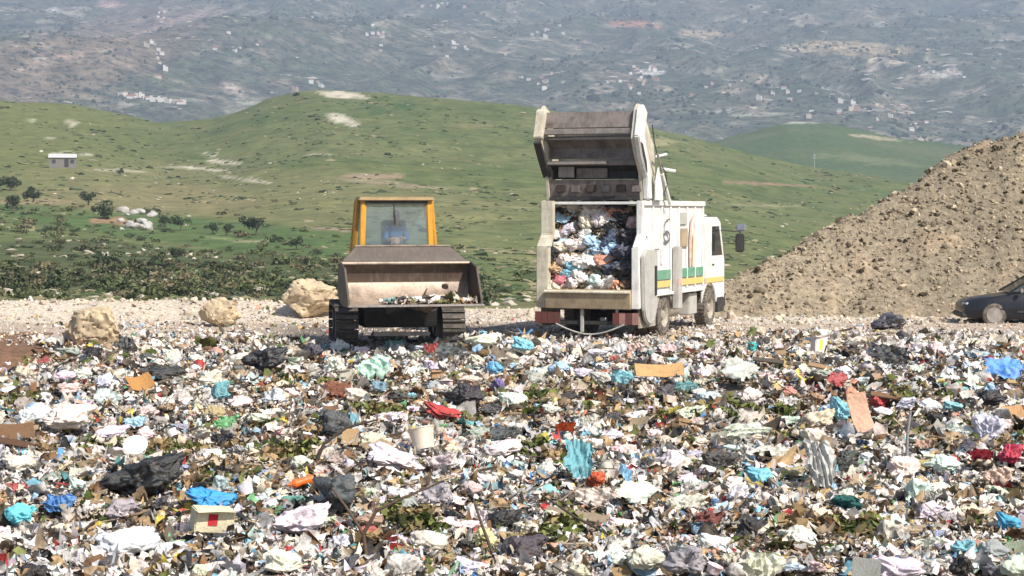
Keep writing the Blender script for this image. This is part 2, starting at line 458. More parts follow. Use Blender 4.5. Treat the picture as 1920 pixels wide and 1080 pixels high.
c = patches(c, V, [
    (1185, 45, 60, 7, 0, (0.48, 0.24, 0.16), .8), (1330, 65, 60, 9, 0.05, (0.42, 0.33, 0.22), .8), (1600, 92, 130, 15, 0.05, (0.40, 0.31, 0.20), .85),
    (1660, 114, 45, 6, 0.15, (0.62, 0.52, 0.38), .9), (1500, 92, 50, 5, 0, (0.5, 0.42, 0.3), .7), (1770, 140, 45, 12, 0, (0.45, 0.42, 0.36), .75),
    (1215, 135, 30, 6, 0, (0.7, 0.66, 0.6), .7), (1430, 148, 25, 5, 0.1, (0.62, 0.5, 0.4), .8), (1650, 46, 22, 4, 0, (0.45, 0.42, 0.36), .8), (1330, 210, 60, 4, -0.05, (0.38, 0.36, 0.30), .6),
    (440, 172, 28, 14, 0.5, (0.40, 0.33, 0.28), .8), (470, 190, 45, 6, 0.05, (0.36, 0.36, 0.26), .8), (210, 8, 30, 9, 0, (0.45, 0.30, 0.25), .7), (100, 20, 12, 6, 0, (0.6, 0.58, 0.55), .7),
    (120, 105, 60, 6, -0.2, (0.42, 0.30, 0.22), .8), (60, 125, 50, 6, -0.3, (0.36, 0.28, 0.22), .7), (300, 50, 120, 6, -0.35, (0.34, 0.24, 0.19), .6), (400, 25, 60, 5, -0.2, (0.34, 0.25, 0.20), .6),
    (1740, 260, 25, 7, 0, Q, .6), (1420, 215, 70, 4, -0.04, (0.42, 0.40, 0.33), .6), (1620, 205, 90, 3, 0.03, (0.45, 0.43, 0.38), .6), (1580, 165, 60, 3, 0, (0.36, 0.36, 0.3), .5),
    (1000, 75, 60, 4, 0, (0.35, 0.32, 0.26), .6), (860, 60, 70, 4, 0, (0.32, 0.30, 0.24), .5), (1120, 165, 40, 10, 0, (0.4, 0.34, 0.28), .5), (620, 205, 40, 4, 0, (0.3, 0.28, 0.2), .5)], 700)
mount_mat = attr_mat('mountain_scrub', 0.95, 0.045, 0.85, 0.05, 1.0, 9.0, mid=(0.10, (0.012, 0.028, 0.02), 0.5, 0.6, 0.7))
tag(link('mountain', fast_mesh('mountain', V, F, c * 1.22, True), mount_mat), kind='structure')

# air
hm = bpy.data.materials.new('haze_air'); hm.use_nodes = True
hm.node_tree.nodes.clear()
ho = hm.node_tree.nodes.new('ShaderNodeOutputMaterial'); hv = hm.node_tree.nodes.new('ShaderNodeVolumePrincipled')
hv.inputs['Color'].default_value = (0.69, 0.79, 1.0, 1); hv.inputs['Density'].default_value = 0.00021; hv.inputs['Anisotropy'].default_value = 0.2
hm.node_tree.links.new(hv.outputs[0], ho.inputs['Volume'])
mb = MB(); mb.bb(-2300, 2300, -60, 5300, -130, 960)
tag(mb.build('haze', hm), kind='stuff')

# ============================================================ PAINTS
white_paint = worn('truck_white', (0.82, 0.81, 0.78), (0.38, 0.33, 0.26), 0.6, 0.4, 0, 2.2, 0.5, 0.75)
cream_paint = worn('grimy_cream', (0.66, 0.62, 0.50), (0.32, 0.26, 0.18), 0.75, 0.55, 0, 3.0, 0.42, 0.7)
dusty_paint = worn('dusty_fender', (0.42, 0.38, 0.31), (0.22, 0.18, 0.14), 0.7, 0.8, 0, 4.0)
sill_paint = worn('tan_sill', (0.46, 0.36, 0.23), (0.20, 0.15, 0.10), 0.7, 0.7, 0, 3.0)
hopper_steel = worn('hopper_steel', (0.25, 0.21, 0.19), (0.085, 0.068, 0.055), 0.95, 0.55, 0.1, 2.6)
hopper_light = worn('scoured_steel', (0.38, 0.34, 0.31), (0.16, 0.13, 0.11), 0.8, 0.45, 0.2, 4.0)
black_steel = worn('black_steel', (0.028, 0.027, 0.026), (0.10, 0.085, 0.07), 0.5, 0.7, 0, 5.0)
rubber = worn('tyre_rubber', (0.035, 0.034, 0.033), (0.25, 0.21, 0.165), 0.8, 0.9, 0, 7.0, 0.38, 0.6)
rim_mat = worn('dusty_rim', (0.42, 0.38, 0.31), (0.2, 0.16, 0.12), 0.7, 0.8, 0, 9.0)
yellow_paint = worn('loader_yellow', (0.72, 0.36, 0.035), (0.16, 0.09, 0.04), 0.45, 0.45, 0, 4.0, 0.5, 0.72)
bucket_steel = worn('bucket_steel', (0.42, 0.325, 0.245), (0.12, 0.08, 0.055), 0.85, 0.5, 0.15, 1.8, 0.44, 0.66)
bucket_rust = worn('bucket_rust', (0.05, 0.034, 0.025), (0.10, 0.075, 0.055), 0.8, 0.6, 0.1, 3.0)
green_paint = worn('stripe_green', (0.09, 0.32, 0.19), (0.40, 0.42, 0.34), 0.6, 0.5, 0, 5.0)
stripe_yellow = worn('stripe_yellow', (0.72, 0.55, 0.16), (0.5, 0.42, 0.3), 0.4, 0.5, 0, 5.0)
stripe_red = worn('stripe_red', (0.66, 0.27, 0.17), (0.74, 0.62, 0.54), 0.9, 0.5, 0, 7.0, .4, .6)
red_board = worn('red_reflector', (0.16, 0.045, 0.038), (0.09, 0.06, 0.05), 0.8, 0.6, 0, 6.0)
grey_paint = worn('grey_post', (0.50, 0.49, 0.45), (0.25, 0.22, 0.18), 0.5, 0.5, 0, 4.0)
mark_grey = worn('mark_grey', (0.13, 0.13, 0.14), (0.3, 0.3, 0.3), 0.3, 0.6, 0, 6.0)
def glass_mat(name, tint, diff, keep):
    m = bpy.data.materials.new(name); m.use_nodes = True; nt = m.node_tree
    b = nt.nodes['Principled BSDF']; out = nt.nodes['Material Output']
    b.inputs['Base Color'].default_value = (*diff, 1); b.inputs['Roughness'].default_value = 0.06
    b.inputs['IOR'].default_value = 1.9
    t = nt.nodes.new('ShaderNodeBsdfTransparent'); t.inputs[0].default_value = (*tint, 1)
    mx = nt.nodes.new('ShaderNodeMixShader')
    tc = nt.nodes.new('ShaderNodeTexCoord'); n = N(nt, 'ShaderNodeTexNoise', Scale=3.0, Detail=5.0); nt.links.new(tc.outputs['Object'], n.inputs[0])
    mr = nt.nodes.new('ShaderNodeMapRange'); nt.links.new(n.outputs['Fac'], mr.inputs[0])
    mr.inputs['From Min'].default_value = 0.3; mr.inputs['From Max'].default_value = 0.7
    mr.inputs['To Min'].default_value = keep - 0.1; mr.inputs['To Max'].default_value = keep + 0.12
    nt.links.new(mr.outputs[0], mx.inputs[0])
    nt.links.new(t.outputs[0], mx.inputs[1]); nt.links.new(b.outputs[0], mx.inputs[2]); nt.links.new(mx.outputs[0], out.inputs[0])
    return m
cab_glass = glass_mat('dusty_sky_tint_glass', (0.86, 0.92, 0.95), (0.26, 0.32, 0.35), 0.34)  # dusty pane, bluish base colour stands in for the reflected sky
dark_glass = glass_mat('dark_glass', (0.35, 0.38, 0.38), (0.05, 0.06, 0.06), 0.6)

def arc(cx, cy, r, a0, a1, n):
    return [(cx + r * math.cos(R(a0 + (a1 - a0) * i / n)), cy + r * math.sin(R(a0 + (a1 - a0) * i / n))) for i in range(n + 1)]

def lathe_x(prof, n=28):
    """profile [(x, r)] turned round the x axis"""
    m = MB(); vs = []; k = len(prof)
    for i in range(n):
        t = 2 * math.pi * i / n
        for x, r in prof: vs.append((x, r * math.cos(t), r * math.sin(t)))
    fs = []
    for i in range(n):
        j = (i + 1) % n
        for q in range(k - 1): fs.append((i * k + q, j * k + q, j * k + q + 1, i * k + q + 1))
    return m.add(vs, fs)

def make_wheel(parent, x, y, r, w, side, rim=rim_mat, hub=False):
    """wheel > tyre, rim ; outer face towards +x*side"""
    wr = empty('wheel', (x, y, r), 0, parent)
    s = side
    prof = [(-w * .5, r * .6), (-w * .5, r * .9), (-w * .40, r * .985), (-w * .15, r), (w * .15, r), (w * .40, r * .985), (w * .5, r * .9), (w * .5, r * .6), (-w * .5, r * .6)]
    t = lathe_x([(a * s, b) for a, b in prof], 32)
    for i in range(32):                                   # tread lugs
        a = 2 * math.pi * i / 32
        for sx in (-1, 1):
            t.box((sx * w * .24, math.cos(a) * r, math.sin(a) * r), (w * .42, r * .085, r * .05), Matrix.Rotation(a - math.pi / 2, 3, 'X'))
    t.build('tyre', rubber, wr, smooth_a=35)
    if hub: q = lathe_x([(a * s, b) for a, b in [(w * .44, r * .66), (w * .53, r * .66), (w * .50, r * .55), (w * .56, r * .2), (w * .56, 0.001)]], 24)
    else: q = lathe_x([(a * s, b) for a, b in [(w * .44, r * .6), (w * .50, r * .58), (w * .40, r * .50), (w * .12, r * .44), (w * .10, r * .26), (w * .42, r * .22), (w * .46, r * .14), (w * .46, 0.001)]], 24)
    for i in range(8):
        a = 2 * math.pi * i / 8
        q.cyl((s * w * .10, math.cos(a) * r * .34, math.sin(a) * r * .34), (s * w * .18, math.cos(a) * r * .34, math.sin(a) * r * .34), r * .035, n=6)
    q.build('rim', rim, wr, smooth_a=35)
    return wr

# ============================================================ REFUSE TRUCK  (local: x right, y forward, z up, origin under the rear edge)
TR_YAW = R(-22)
truck = empty('refuse_truck', (1.78, 45.47, 0.0), TR_YAW)
tag(truck, 'white refuse truck tipping rubbish with its dirty tailgate raised high', 'garbage truck')
H = 3.28
# side walls: stepped rear edge, wall thickness 0.07
side_poly = [(0.30, H), (0.30, 2.45), (0.0, 2.25), (0.0, 1.02), (5.5, 1.02), (5.5, H)]
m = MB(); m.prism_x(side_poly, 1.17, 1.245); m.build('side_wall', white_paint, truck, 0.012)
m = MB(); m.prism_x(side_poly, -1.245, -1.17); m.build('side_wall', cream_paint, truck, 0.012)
m = MB(); m.bb(-1.17, 1.17, 0.45, 5.5, H - 0.07, H - 0.002); m.build('roof', white_paint, truck, 0.01)
m = MB(); m.bb(-1.17, 1.17, 0.16, 5.5, 1.04, 1.12); m.build('floor_plate', hopper_steel, truck)
m = MB(); m.bb(-1.17, 1.17, 5.42, 5.49, 1.12, 3.2); m.build('front_bulkhead', hopper_steel, truck)
# rear door frame posts
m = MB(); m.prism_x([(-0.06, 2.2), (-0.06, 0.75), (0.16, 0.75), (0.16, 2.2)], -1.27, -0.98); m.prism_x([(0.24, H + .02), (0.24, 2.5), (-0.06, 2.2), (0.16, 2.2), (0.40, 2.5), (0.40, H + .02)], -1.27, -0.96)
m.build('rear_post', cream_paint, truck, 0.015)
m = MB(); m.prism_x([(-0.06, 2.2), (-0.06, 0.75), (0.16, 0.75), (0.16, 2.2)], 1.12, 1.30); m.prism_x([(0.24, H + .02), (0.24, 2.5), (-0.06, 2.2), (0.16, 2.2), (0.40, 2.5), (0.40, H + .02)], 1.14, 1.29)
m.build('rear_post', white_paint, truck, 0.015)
m = MB(); m.prism_x([(-0.16, 1.20), (-0.20, 1.14), (-0.12, 0.74), (0.12, 0.74), (0.15, 1.20)], -1.02, 1.12)
m.build('rear_sill', sill_paint, truck, 0.015)
m = MB(); m.prism_x([(-0.165, 1.185), (-0.235, 1.15), (-0.235, 1.12), (-0.15, 1.10)], -1.02, 1.12); m.build('sill_lip', cream_paint, truck, 0.006)
# roof edge rail and side ribs
m = MB(); m.bb(1.247, 1.30, 0.42, 5.5, H - 0.10, H + 0.03); m.build('roof_rail', white_paint, truck, 0.01)
m = MB(); m.bb(-1.30, -1.247, 0.42, 5.5, H - 0.10, H + 0.03); m.build('roof_rail', white_paint, truck, 0.01)
for i, y in enumerate((1.15, 1.85, 2.55, 3.25, 3.95, 4.65, 5.38)):
    m = MB(); m.prism_x([(y, 3.17), (y - .05, 3.17), (y - .05, 1.75 if y < 2 else 1.13), (y + .05, 1.75 if y < 2 else 1.13), (y + .05, 3.17)], 1.247, 1.285)
    m.build('rib', white_paint, truck, 0.01)
    m = MB(); m.bb(-1.285, -1.247, y - .05, y + .05, 1.13, 3.17); m.build('rib', white_paint, truck, 0.01)
m = MB(); m.bb(1.249, 1.30, 1.35, 5.5, 1.0, 1.075); m.build('lower_rail', white_paint, truck, 0.01)
# broad grey column at the side, and the rounded ram cover at the rear corner
m = MB(); m.bb(1.249, 1.41, 2.72, 3.12, 0.62, 2.18); m.build('side_column', grey_paint, truck, 0.03)
m = MB(); m.prism_x([(0.02, 2.0), (0.30, 2.14), (1.0, 2.14), (1.12, 2.0)] + arc(0.60, 0.86, 0.50, 0, -180, 10), 1.302, 1.40)
m.build('ram_cover', grey_paint, truck, 0.03)
m = MB(); m.bb(1.402, 1.43, 0.86, 0.98, 1.05, 1.75); m.build('slot', black_steel, truck)
# painted bands
for y0, y1 in ((1.35, 2.50), (3.20, 3.90), (4.00, 4.60), (4.70, 5.33)):
    m = MB(); m.bb(1.2865, 1.2905, y0, y1, 1.39, 1.62); m.build('green_stripe', green_paint, truck)
for y0, y1 in ((1.35, 2.50), (3.20, 5.33)):
    m = MB(); m.bb(1.2865, 1.2905, y0, y1, 1.20, 1.36); m.build('yellow_stripe', stripe_yellow, truck)
m = MB(); m.bb(1.4115, 1.4155, 2.74, 3.10, 1.22, 1.38); m.build('orange_patch', stripe_red, truck)
# tall flame-like red and orange strip
m = MB(); m.prism_x([(4.10, 1.66), (4.26, 1.66), (4.34, 2.2), (4.30, 2.75), (4.46, 2.98), (4.20, 2.80), (4.08, 2.3)], 1.2865, 1.2905); m.build('red_mark', stripe_red, truck)
m = MB(); m.prism_x([(4.36, 1.66), (4.50, 1.66), (4.60, 2.2), (4.52, 2.6), (4.40, 2.2)], 1.2865, 1.2905); m.build('yellow_mark', worn('faded_yellow', (0.74, 0.62, 0.36), (.75, .72, .62), .8, .5, 0, 6), truck)
m = MB(); m.bb(1.249, 1.31, 3.30, 3.88, 2.16, 2.62); m.build('hatch', sill_paint, truck, 0.01)
m = MB(); m.bb(1.249, 1.30, 3.30, 3.85, 2.72, 3.02); m.build('hatch', grey_paint, truck, 0.01)
# marking: a slim curved stroke over a heavy dark ring, with a dash to its left
def stroke(pts, w, x):
    mm = MB()
    for a, b in zip(pts[:-1], pts[1:]): mm.bar((x, a[0], a[1]), (x, b[0], b[1]), 0.004, w)
    return mm
m = stroke([(2.42, 2.86), (2.15, 2.83), (1.98, 2.70), (1.95, 2.56)], 0.035, 1.292); m.build('emblem', mark_grey, truck)
m = MB()
ro = [(2.16 + .24 * math.cos(t), 2.42 + .125 * math.sin(t)) for t in np.linspace(0, 2 * math.pi, 19)]
for a, b in zip(ro[:-1], ro[1:]): m.bar((1.292, a[0], a[1]), (1.292, b[0], b[1]), 0.004, 0.075)
m.build('emblem', mark_grey, truck)
m = stroke([(1.20, 2.13), (1.55, 2.13)], 0.03, 1.292); m.build('emblem', mark_grey, truck)

# raised tailgate > side_plate, panels
tg_l = [(1.30, H + .03), (1.45, 3.9), (1.35, 4.6), (0.55, 5.42), (0.20, 5.58), (0.02, 5.44), (-0.20, 4.75), (0.05, 4.35), (0.38, 3.95), (0.50, H + .03)]
m = MB(); m.prism_x(tg_l, -1.22, -1.14); m.build('tailgate_side', cream_paint, truck, 0.01)
m = MB(); m.prism_x(tg_l, 1.14, 1.22); m.build('tailgate_side', cream_paint, truck, 0.01)
# outer box sections on the side plates
m = MB(); m.prism_x([(0.10, 5.50), (-0.02, 5.44), (-0.24, 4.80), (-0.14, 4.72), (0.10, 5.30)], -1.30, -1.06); m.build('tailgate_rim', cream_paint, truck, 0.02)
m = MB(); m.prism_x([(-0.18, 4.72), (-0.24, 4.66), (0.05, 4.28), (0.42, 3.85), (0.50, 3.90), (0.10, 4.40)], -1.28, -1.10); m.build('tailgate_rim', black_steel, truck, 0.01)
m = MB(); m.prism_x([(0.16, 5.56), (-0.02, 5.46), (-0.24, 4.80), (0.02, 4.30), (0.40, 3.85), (0.50, 3.33), (0.80, 3.33), (0.72, 3.9), (0.35, 4.5), (0.20, 4.85), (0.42, 5.38)], 1.222, 1.36); m.build('tailgate_rim', white_paint, truck, 0.025)
m = MB(); m.prism_x([(-0.12, 4.66), (0.04, 4.36), (0.36, 3.96), (0.30, 4.2), (0.02, 4.62)], 1.361, 1.38); m.build('slot', black_steel, truck)
# interior panels seen from behind
m = MB(); m.strip([(0.14, 5.40), (0.02, 5.02)], -1.13, 1.13, 0.03); m.build('hopper_panel', hopper_steel, truck, 0.005)
m = MB(); m.bb(-1.13, 1.13, -0.06, 0.06, 4.86, 5.0); m.build('cross_bar', hopper_light, truck, 0.02)
m = MB(); m.strip([(0.30, 4.83), (0.50, 4.55), (0.48, 4.30)], -1.13, 1.13, 0.03); m.build('hopper_panel', hopper_steel, truck)
m = MB(); m.bb(-1.13, 1.13, 0.10, 0.22, 4.745, 4.80); m.build('cross_bar', hopper_light, truck, 0.01)
m = MB(); m.bb(-1.13, 0.38, 0.24, 0.36, 4.16, 4.25); m.build('cross_bar', hopper_light, truck, 0.01)
m = MB(); m.bb(-1.13, 1.13, 0.37, 0.42, 4.14, 4.24); m.build('cross_bar', hopper_steel, truck, 0.01)
m = MB(); m.strip([(0.52, 4.16), (0.72, 4.02), (0.70, 3.82)], -1.13, 1.13, 0.03); m.build('hopper_panel', black_steel, truck)
m = MB(); m.bb(-0.92, -0.52, 0.50, 0.56, 3.86, 4.12); m.build('hopper_plate', hopper_light, truck, 0.01)
m = MB(); m.bb(-0.48, 0.30, 0.56, 0.60, 3.84, 4.08); m.build('hopper_plate', hopper_steel, truck, 0.01)
m = MB(); m.strip([(0.46, 3.80), (0.56, H + .06)], -1.13, 1.13, 0.05); m.build('hopper_panel', hopper_steel, truck, 0.01)
for i in range(6):
    x = -0.95 + i * 0.38
    m = MB(); m.bb(x, x + 0.24, 0.435, 0.46, 3.50, 3.68); m.build('hopper_plate', hopper_steel if i % 2 else bucket_rust, truck, 0.015)
m = MB(); m.bb(-1.13, 1.13, 0.46, 0.56, H + .03, H + .12); m.build('cross_bar', black_steel, truck, 0.01)
m = MB(); m.strip([(0.60, 5.40), (1.30, 4.62), (1.42, 3.9)], -1.13, 1.13, 0.03); m.build('tailgate_back', white_paint, truck)
# rams, hoses and brackets beside the hinge
m = MB(); m.cyl((1.42, 2.0, H - 0.05), (1.42, 1.35, 3.95), 0.045, n=10); m.build('ram', white_paint, truck, smooth_a=40)
m = MB(); m.cyl((1.42, 1.40, 3.90), (1.42, 1.0, 4.42), 0.028, n=8); m.build('ram_rod', hopper_light, truck, smooth_a=40)
m = MB(); m.cyl((1.33, 1.35, 4.08), (1.62, 1.75, 4.02), 0.04, n=8); m.cyl((1.33, 1.1, 4.35), (1.50, 1.45, 4.42), 0.03, n=8); m.build('bracket', white_paint, truck, smooth_a=40)
m = MB(); m.prism_x([(0.9, H + .03), (0.95, 3.75), (1.15, 4.1), (1.45, 3.6), (1.5, H + .03)], 1.37, 1.41); m.build('hinge_plate', white_paint, truck, 0.01)
m = MB()
pts = [(1.40, 1.5, 3.4), (1.47, 1.62, 3.7), (1.45, 1.5, 4.0), (1.40, 1.1, 4.3), (1.40, 0.8, 4.7), (1.38, 0.7, 5.1)]
for a, b in zip(pts[:-1], pts[1:]): m.cyl(a, b, 0.014, n=6)
m.build('hose', black_steel, truck, smooth_a=60)
m = MB(); m.cyl((1.26, 2.75, 3.28), (1.26, 2.75, 3.36), 0.012, n=6); m.box((1.26, 2.75, 3.39), (0.07, 0.09, 0.06)); m.build('marker_lamp', black_steel, truck)

# chassis
m = MB()
for x in (-0.42, 0.42): m.bb(x - .05, x + .05, 0.1, 7.2, 0.72, 0.98)
for y in (0.2, 1.4, 3.2, 5.0): m.bb(-0.37, 0.37, y, y + .1, 0.76, 0.94)
m.bb(-1.1, 1.1, 0.3, 5.5, 0.99, 1.035)
m.build('chassis', black_steel, truck)
m = MB(); m.cyl((-0.9, 2.2, .5), (.9, 2.2, .5), .09); m.cyl((-.22, 2.2, .5), (.22, 2.2, .5), .22, n=18); m.build('rear_axle', black_steel, truck, smooth_a=40)
m = MB(); m.cyl((-0.9, 6.2, .5), (.9, 6.2, .5), .07); m.build('front_axle', black_steel, truck, smooth_a=40)
for sx in (-1, 1):
    make_wheel(truck, sx * 1.08, 2.2, 0.5, 0.30, sx)
    make_wheel(truck, sx * 0.74, 2.2, 0.5, 0.30, sx)
    make_wheel(truck, sx * 1.06, 6.25, 0.5, 0.32, sx)
    fp = [(1.45, 0.62)] + arc(2.2, 0.5, 0.62, 160, 20, 10) + [(2.93, 0.62), (2.93, 0.99), (1.45, 0.99)]
    m = MB(); m.prism_x(fp, min(sx * .9, sx * 1.24), max(sx * .9, sx * 1.24)); m.build('mudguard', dusty_paint, truck, 0.01)
    # lower skirt behind the rear wheel
    m = MB(); m.bb(min(sx * 1.20, sx * 1.25), max(sx * 1.20, sx * 1.25), 0.18, 1.42, 0.28, 0.98); m.build('skirt', dusty_paint, truck, 0.015)
    # striped boards at the rear corners
    bo = empty('rear_board', (sx * 0.98, -0.06, 0.52), 0, truck)
    for k in range(4):
        mm = MB(); mm.box((-0.24 + k * 0.16, 0, 0), (0.155, 0.03, 0.28)); mm.build('panel', red_board if k % 2 == 0 or sx < 0 else worn('faded_red', (0.40, 0.20, 0.17), (0.2, 0.14, 0.11), .6, .6, 0, 6), bo, 0.005)
m = MB(); m.bb(-1.15, 1.15, 0.02, 0.12, 0.36, 0.46); m.build('bumper_bar', black_steel, truck, 0.01)
m = MB(); m.bb(-0.16, -0.08, -0.04, 0.02, 0.18, 0.74); m.build('hanging_strut', grey_paint, truck, 0.01)
m = MB(); m.bb(.72, .78, -0.04, 0.02, 0.34, 0.74); m.bb(.72, 1.0, -0.04, 0.02, 0.52, 0.56); m.bb(.72, 1.0, -0.04, 0.02, 0.36, 0.40); m.build('step_ladder', cream_paint, truck, 0.006)
m = MB()
cp = [(-0.75 + 1.7 * t, -0.10, 0.38 - 0.24 * math.sin(math.pi * t)) for t in np.linspace(0, 1, 13)]
for a, b in zip(cp[:-1], cp[1:]): m.cyl(a, b, 0.02, n=6)
m.build('cable', grey_paint, truck, smooth_a=60)
m = MB(); m.cyl((0.75, 3.4, .62), (0.75, 4.3, .62), 0.27, n=20); m.build('air_tank', dusty_paint, truck, smooth_a=40)
m = MB(); m.bb(0.60, 1.18, 4.45, 5.15, 0.40, 0.95); m.build('battery_box', grey_paint, truck, 0.02)
m = MB(); m.bb(-1.18, -0.60, 3.4, 4.9, 0.40, 0.95); m.build('fuel_tank', grey_paint, truck, 0.05)
# cab
cab_poly = [(5.75, 0.95), (5.75, 2.80), (5.85, 2.90), (7.0, 2.90), (7.28, 2.78), (7.62, 1.85), (7.68, 1.75), (7.70, 0.62), (6.93, 0.62)] + arc(6.25, 0.5, 0.66, 12, 168, 12) + [(5.62, 0.95)]
m = MB(); m.prism_x([(5.75, 1.15), (5.75, 2.80), (5.85, 2.86), (7.0, 2.86), (7.24, 2.76), (7.58, 1.85), (7.62, 1.15)], -1.13, 1.13)
cab = m.build('cab', white_paint, truck, 0.04)
for sx in (-1, 1):
    a, b = sorted((sx * 1.132, sx * 1.20))
    m = MB(); m.prism_x(cab_poly, a, b); m.build('cab_side', white_paint, truck, 0.02)
    a, b = sorted((sx * 1.202, sx * 1.212))
    dr = empty('door', (0, 0, 0), 0, truck)
    m = MB(); m.prism_x([(6.35, 1.16), (6.35, 1.86), (7.48, 1.86), (7.55, 1.75), (7.55, 1.16)], a, b); m.build('door_panel', white_paint, dr, 0.006)
    m = MB(); m.prism_x([(6.32, 1.88), (6.32, 2.72), (7.18, 2.72), (7.52, 1.88), (7.45, 1.88), (7.12, 2.66), (6.40, 2.66), (6.40, 1.88)], a, b); m.build('window_frame', white_paint, dr)
    m = MB(); m.prism_x([(6.41, 1.88), (6.41, 2.65), (7.10, 2.65), (7.44, 1.88)], a, a + .006 if sx > 0 else b); m.build('window', dark_glass, dr)
    m = MB(); m.bb(a, b + .02 if sx > 0 else b, 6.44, 6.60, 1.62, 1.66); m.build('handle', black_steel, dr)
    # mirrors on an arm
    mr = empty('mirror', (0, 0, 0), 0, truck)
    m = MB(); m.cyl((sx * 1.2, 7.3, 2.55), (sx * 1.62, 7.75, 2.50), .018, n=6); m.cyl((sx * 1.62, 7.75, 2.5), (sx * 1.62, 7.75, 1.95), .018, n=6); m.build('mirror_arm', black_steel, mr)
    m = MB(); m.box((sx * 1.62, 7.72, 2.20), (0.24, 0.10, 0.50)); m.build('mirror_head', black_steel, mr, 0.03)
    m = MB(); m.box((sx * 1.64, 7.78, 2.62), (0.26, 0.12, 0.20)); m.build('mirror_head', worn('blue_grey', (.25, .28, .35), (.1, .1, .1), .4), mr, 0.03)
    m = MB(); m.bb(sx * 1.20 - .01, sx * 1.20 + .01, 5.9, 7.6, 1.16, 1.24); m.bb(sx * 1.215 - .004, sx * 1.215 + .004, 5.78, 7.6, 1.17, 1.30); m.build('cab_stripe', stripe_yellow, truck)
m = MB(); m.bar((0, 7.30, 2.74), (0, 7.63, 1.90), 2.1, 0.02); m.build('windscreen', dark_glass, truck)
m = MB(); m.bb(-1.2, 1.2, 7.62, 7.80, 0.45, 0.85); m.build('front_bumper', black_steel, truck, 0.03)
m = MB(); m.bb(1.10, 1.22, 6.95, 7.60, 0.35, 0.75); m.build('cab_step', black_steel, truck, 0.02)
m = MB(); m.bb(-0.9, 0.9, 6.3, 7.1, 2.905, 2.97); m.build('roof_vent', white_paint, truck, 0.03)

# ============================================================ CRAWLER LOADER (local: faces -y, x right as seen from the camera)
loader = empty('crawler_loader', (-2.66, 43.5, 0.0), R(8.0))
tag(loader, 'muddy yellow cab crawler loader facing the camera with its wide bucket raised', 'bulldozer')
hull = MB(); hull.prism_x([(-1.5, 0.5), (-1.7, 0.9), (-1.55, 1.5), (-0.9, 1.95), (1.7, 1.95), (1.8, 0.6), (1.2, 0.42)], -0.80, 0.80)
hull.build('hull', black_steel, loader, 0.03)
m = MB(); m.prism_x([(-1.62, 1.0), (-1.72, 1.0), (-1.60, 1.50), (-1.50, 1.50)], -0.6, 0.6); m.build('grille', bucket_rust, loader)
m = MB(); m.bb(-0.62, 0.62, -1.95, -1.80, 0.34, 0.43); m.build('front_guard', hopper_light, loader, 0.02)
m = MB(); m.bb(-0.9, 0.9, 1.0, 2.2, 1.0, 2.1); m.build('engine_cover', yellow_paint, loader, 0.05)
shoe_me = None
for sx in (-1, 1):
    tr = empty('track', (sx * 1.17, 0, 0), 0, loader)
    L, r = 1.25, 0.44
    m = MB(); m.prism_x([(y, z) for y, z in arc(-L, 0.5, 0.36, 90, 270, 10)] + [(y, z) for y, z in arc(L, 0.5, 0.36, -90, 90, 10)], -0.14, 0.14); m.build('track_frame', black_steel, tr)
    for yy in (-L, L):
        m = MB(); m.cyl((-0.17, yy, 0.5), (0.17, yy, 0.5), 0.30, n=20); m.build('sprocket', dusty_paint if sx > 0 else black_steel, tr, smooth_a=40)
    per = 4 * L + 2 * math.pi * r; n = 38
    for k in range(n):
        s = per * k / n
        if s < 2 * L: p = (-L + s, 0.5 + r, 0)
        elif s < 2 * L + math.pi * r: a = (s - 2 * L) / r; p = (L + r * math.sin(a), 0.5 + r * math.cos(a), -a)
        elif s < 4 * L + math.pi * r: q = s - 2 * L - math.pi * r; p = (L - q, 0.5 - r, math.pi)
        else: a = (s - 4 * L - math.pi * r) / r; p = (-L - r * math.sin(a), 0.5 - r * math.cos(a), math.pi - a)
        if shoe_me is None:
            mm = MB(); mm.box((0, 0, 0), (0.50, per / n * .9, 0.035)); mm.box((0, per / n * .3, 0.04), (0.50, 0.03, 0.06))
            o = mm.build('track_shoe', worn('shoe_steel', (0.06, 0.055, 0.05), (0.20, 0.16, 0.12), .7, .7, .2, 5), tr); shoe_me = o.data
        else: o = link('track_shoe', shoe_me, None, tr)
        o.location = (0, p[0], p[1]); o.rotation_euler = (p[2], 0, 0)
# cab: tapered, pillars leaning in, glass
Y0, Y1 = -0.55, 0.75
zb, zt = 1.95, 3.30
def pillar(x0, y0, x1, y1, w, d): 
    mm = MB(); mm.bar((x0, y0, zb), (x1, y1, zt), w, d); return mm
m = MB(); m.bb(-0.90, 0.90, Y0 - .05, Y1 + .05, 1.90, 2.02); m.build('cab_base', yellow_paint, loader, 0.02)
for sx in (-1, 1):
    pillar(sx * 0.78, Y0, sx * 0.73, Y0, 0.10, 0.12).build('cab_pillar', yellow_paint, loader, 0.015)
    pillar(sx * 0.93, -0.1, sx * 0.82, -0.05, 0.09, 0.10).build('cab_pillar', yellow_paint, loader, 0.015)
    pillar(sx * 0.93, Y1, sx * 0.80, Y1, 0.10, 0.12).build('cab_pillar', yellow_paint, loader, 0.015)
    m = MB(); m.add([(sx * .80, Y0, 2.02), (sx * .92, -0.12, 2.02), (sx * .82, -0.07, 3.26), (sx * .75, Y0, 3.26)], [(0, 1, 2, 3)]); m.build('side_window', cab_glass, loader)
    m = MB(); m.add([(sx * .92, -0.10, 2.02), (sx * .92, Y1, 2.02), (sx * .80, Y1, 3.26), (sx * .82, -0.07, 3.26)], [(0, 1, 2, 3)]); m.build('side_window', cab_glass, loader)
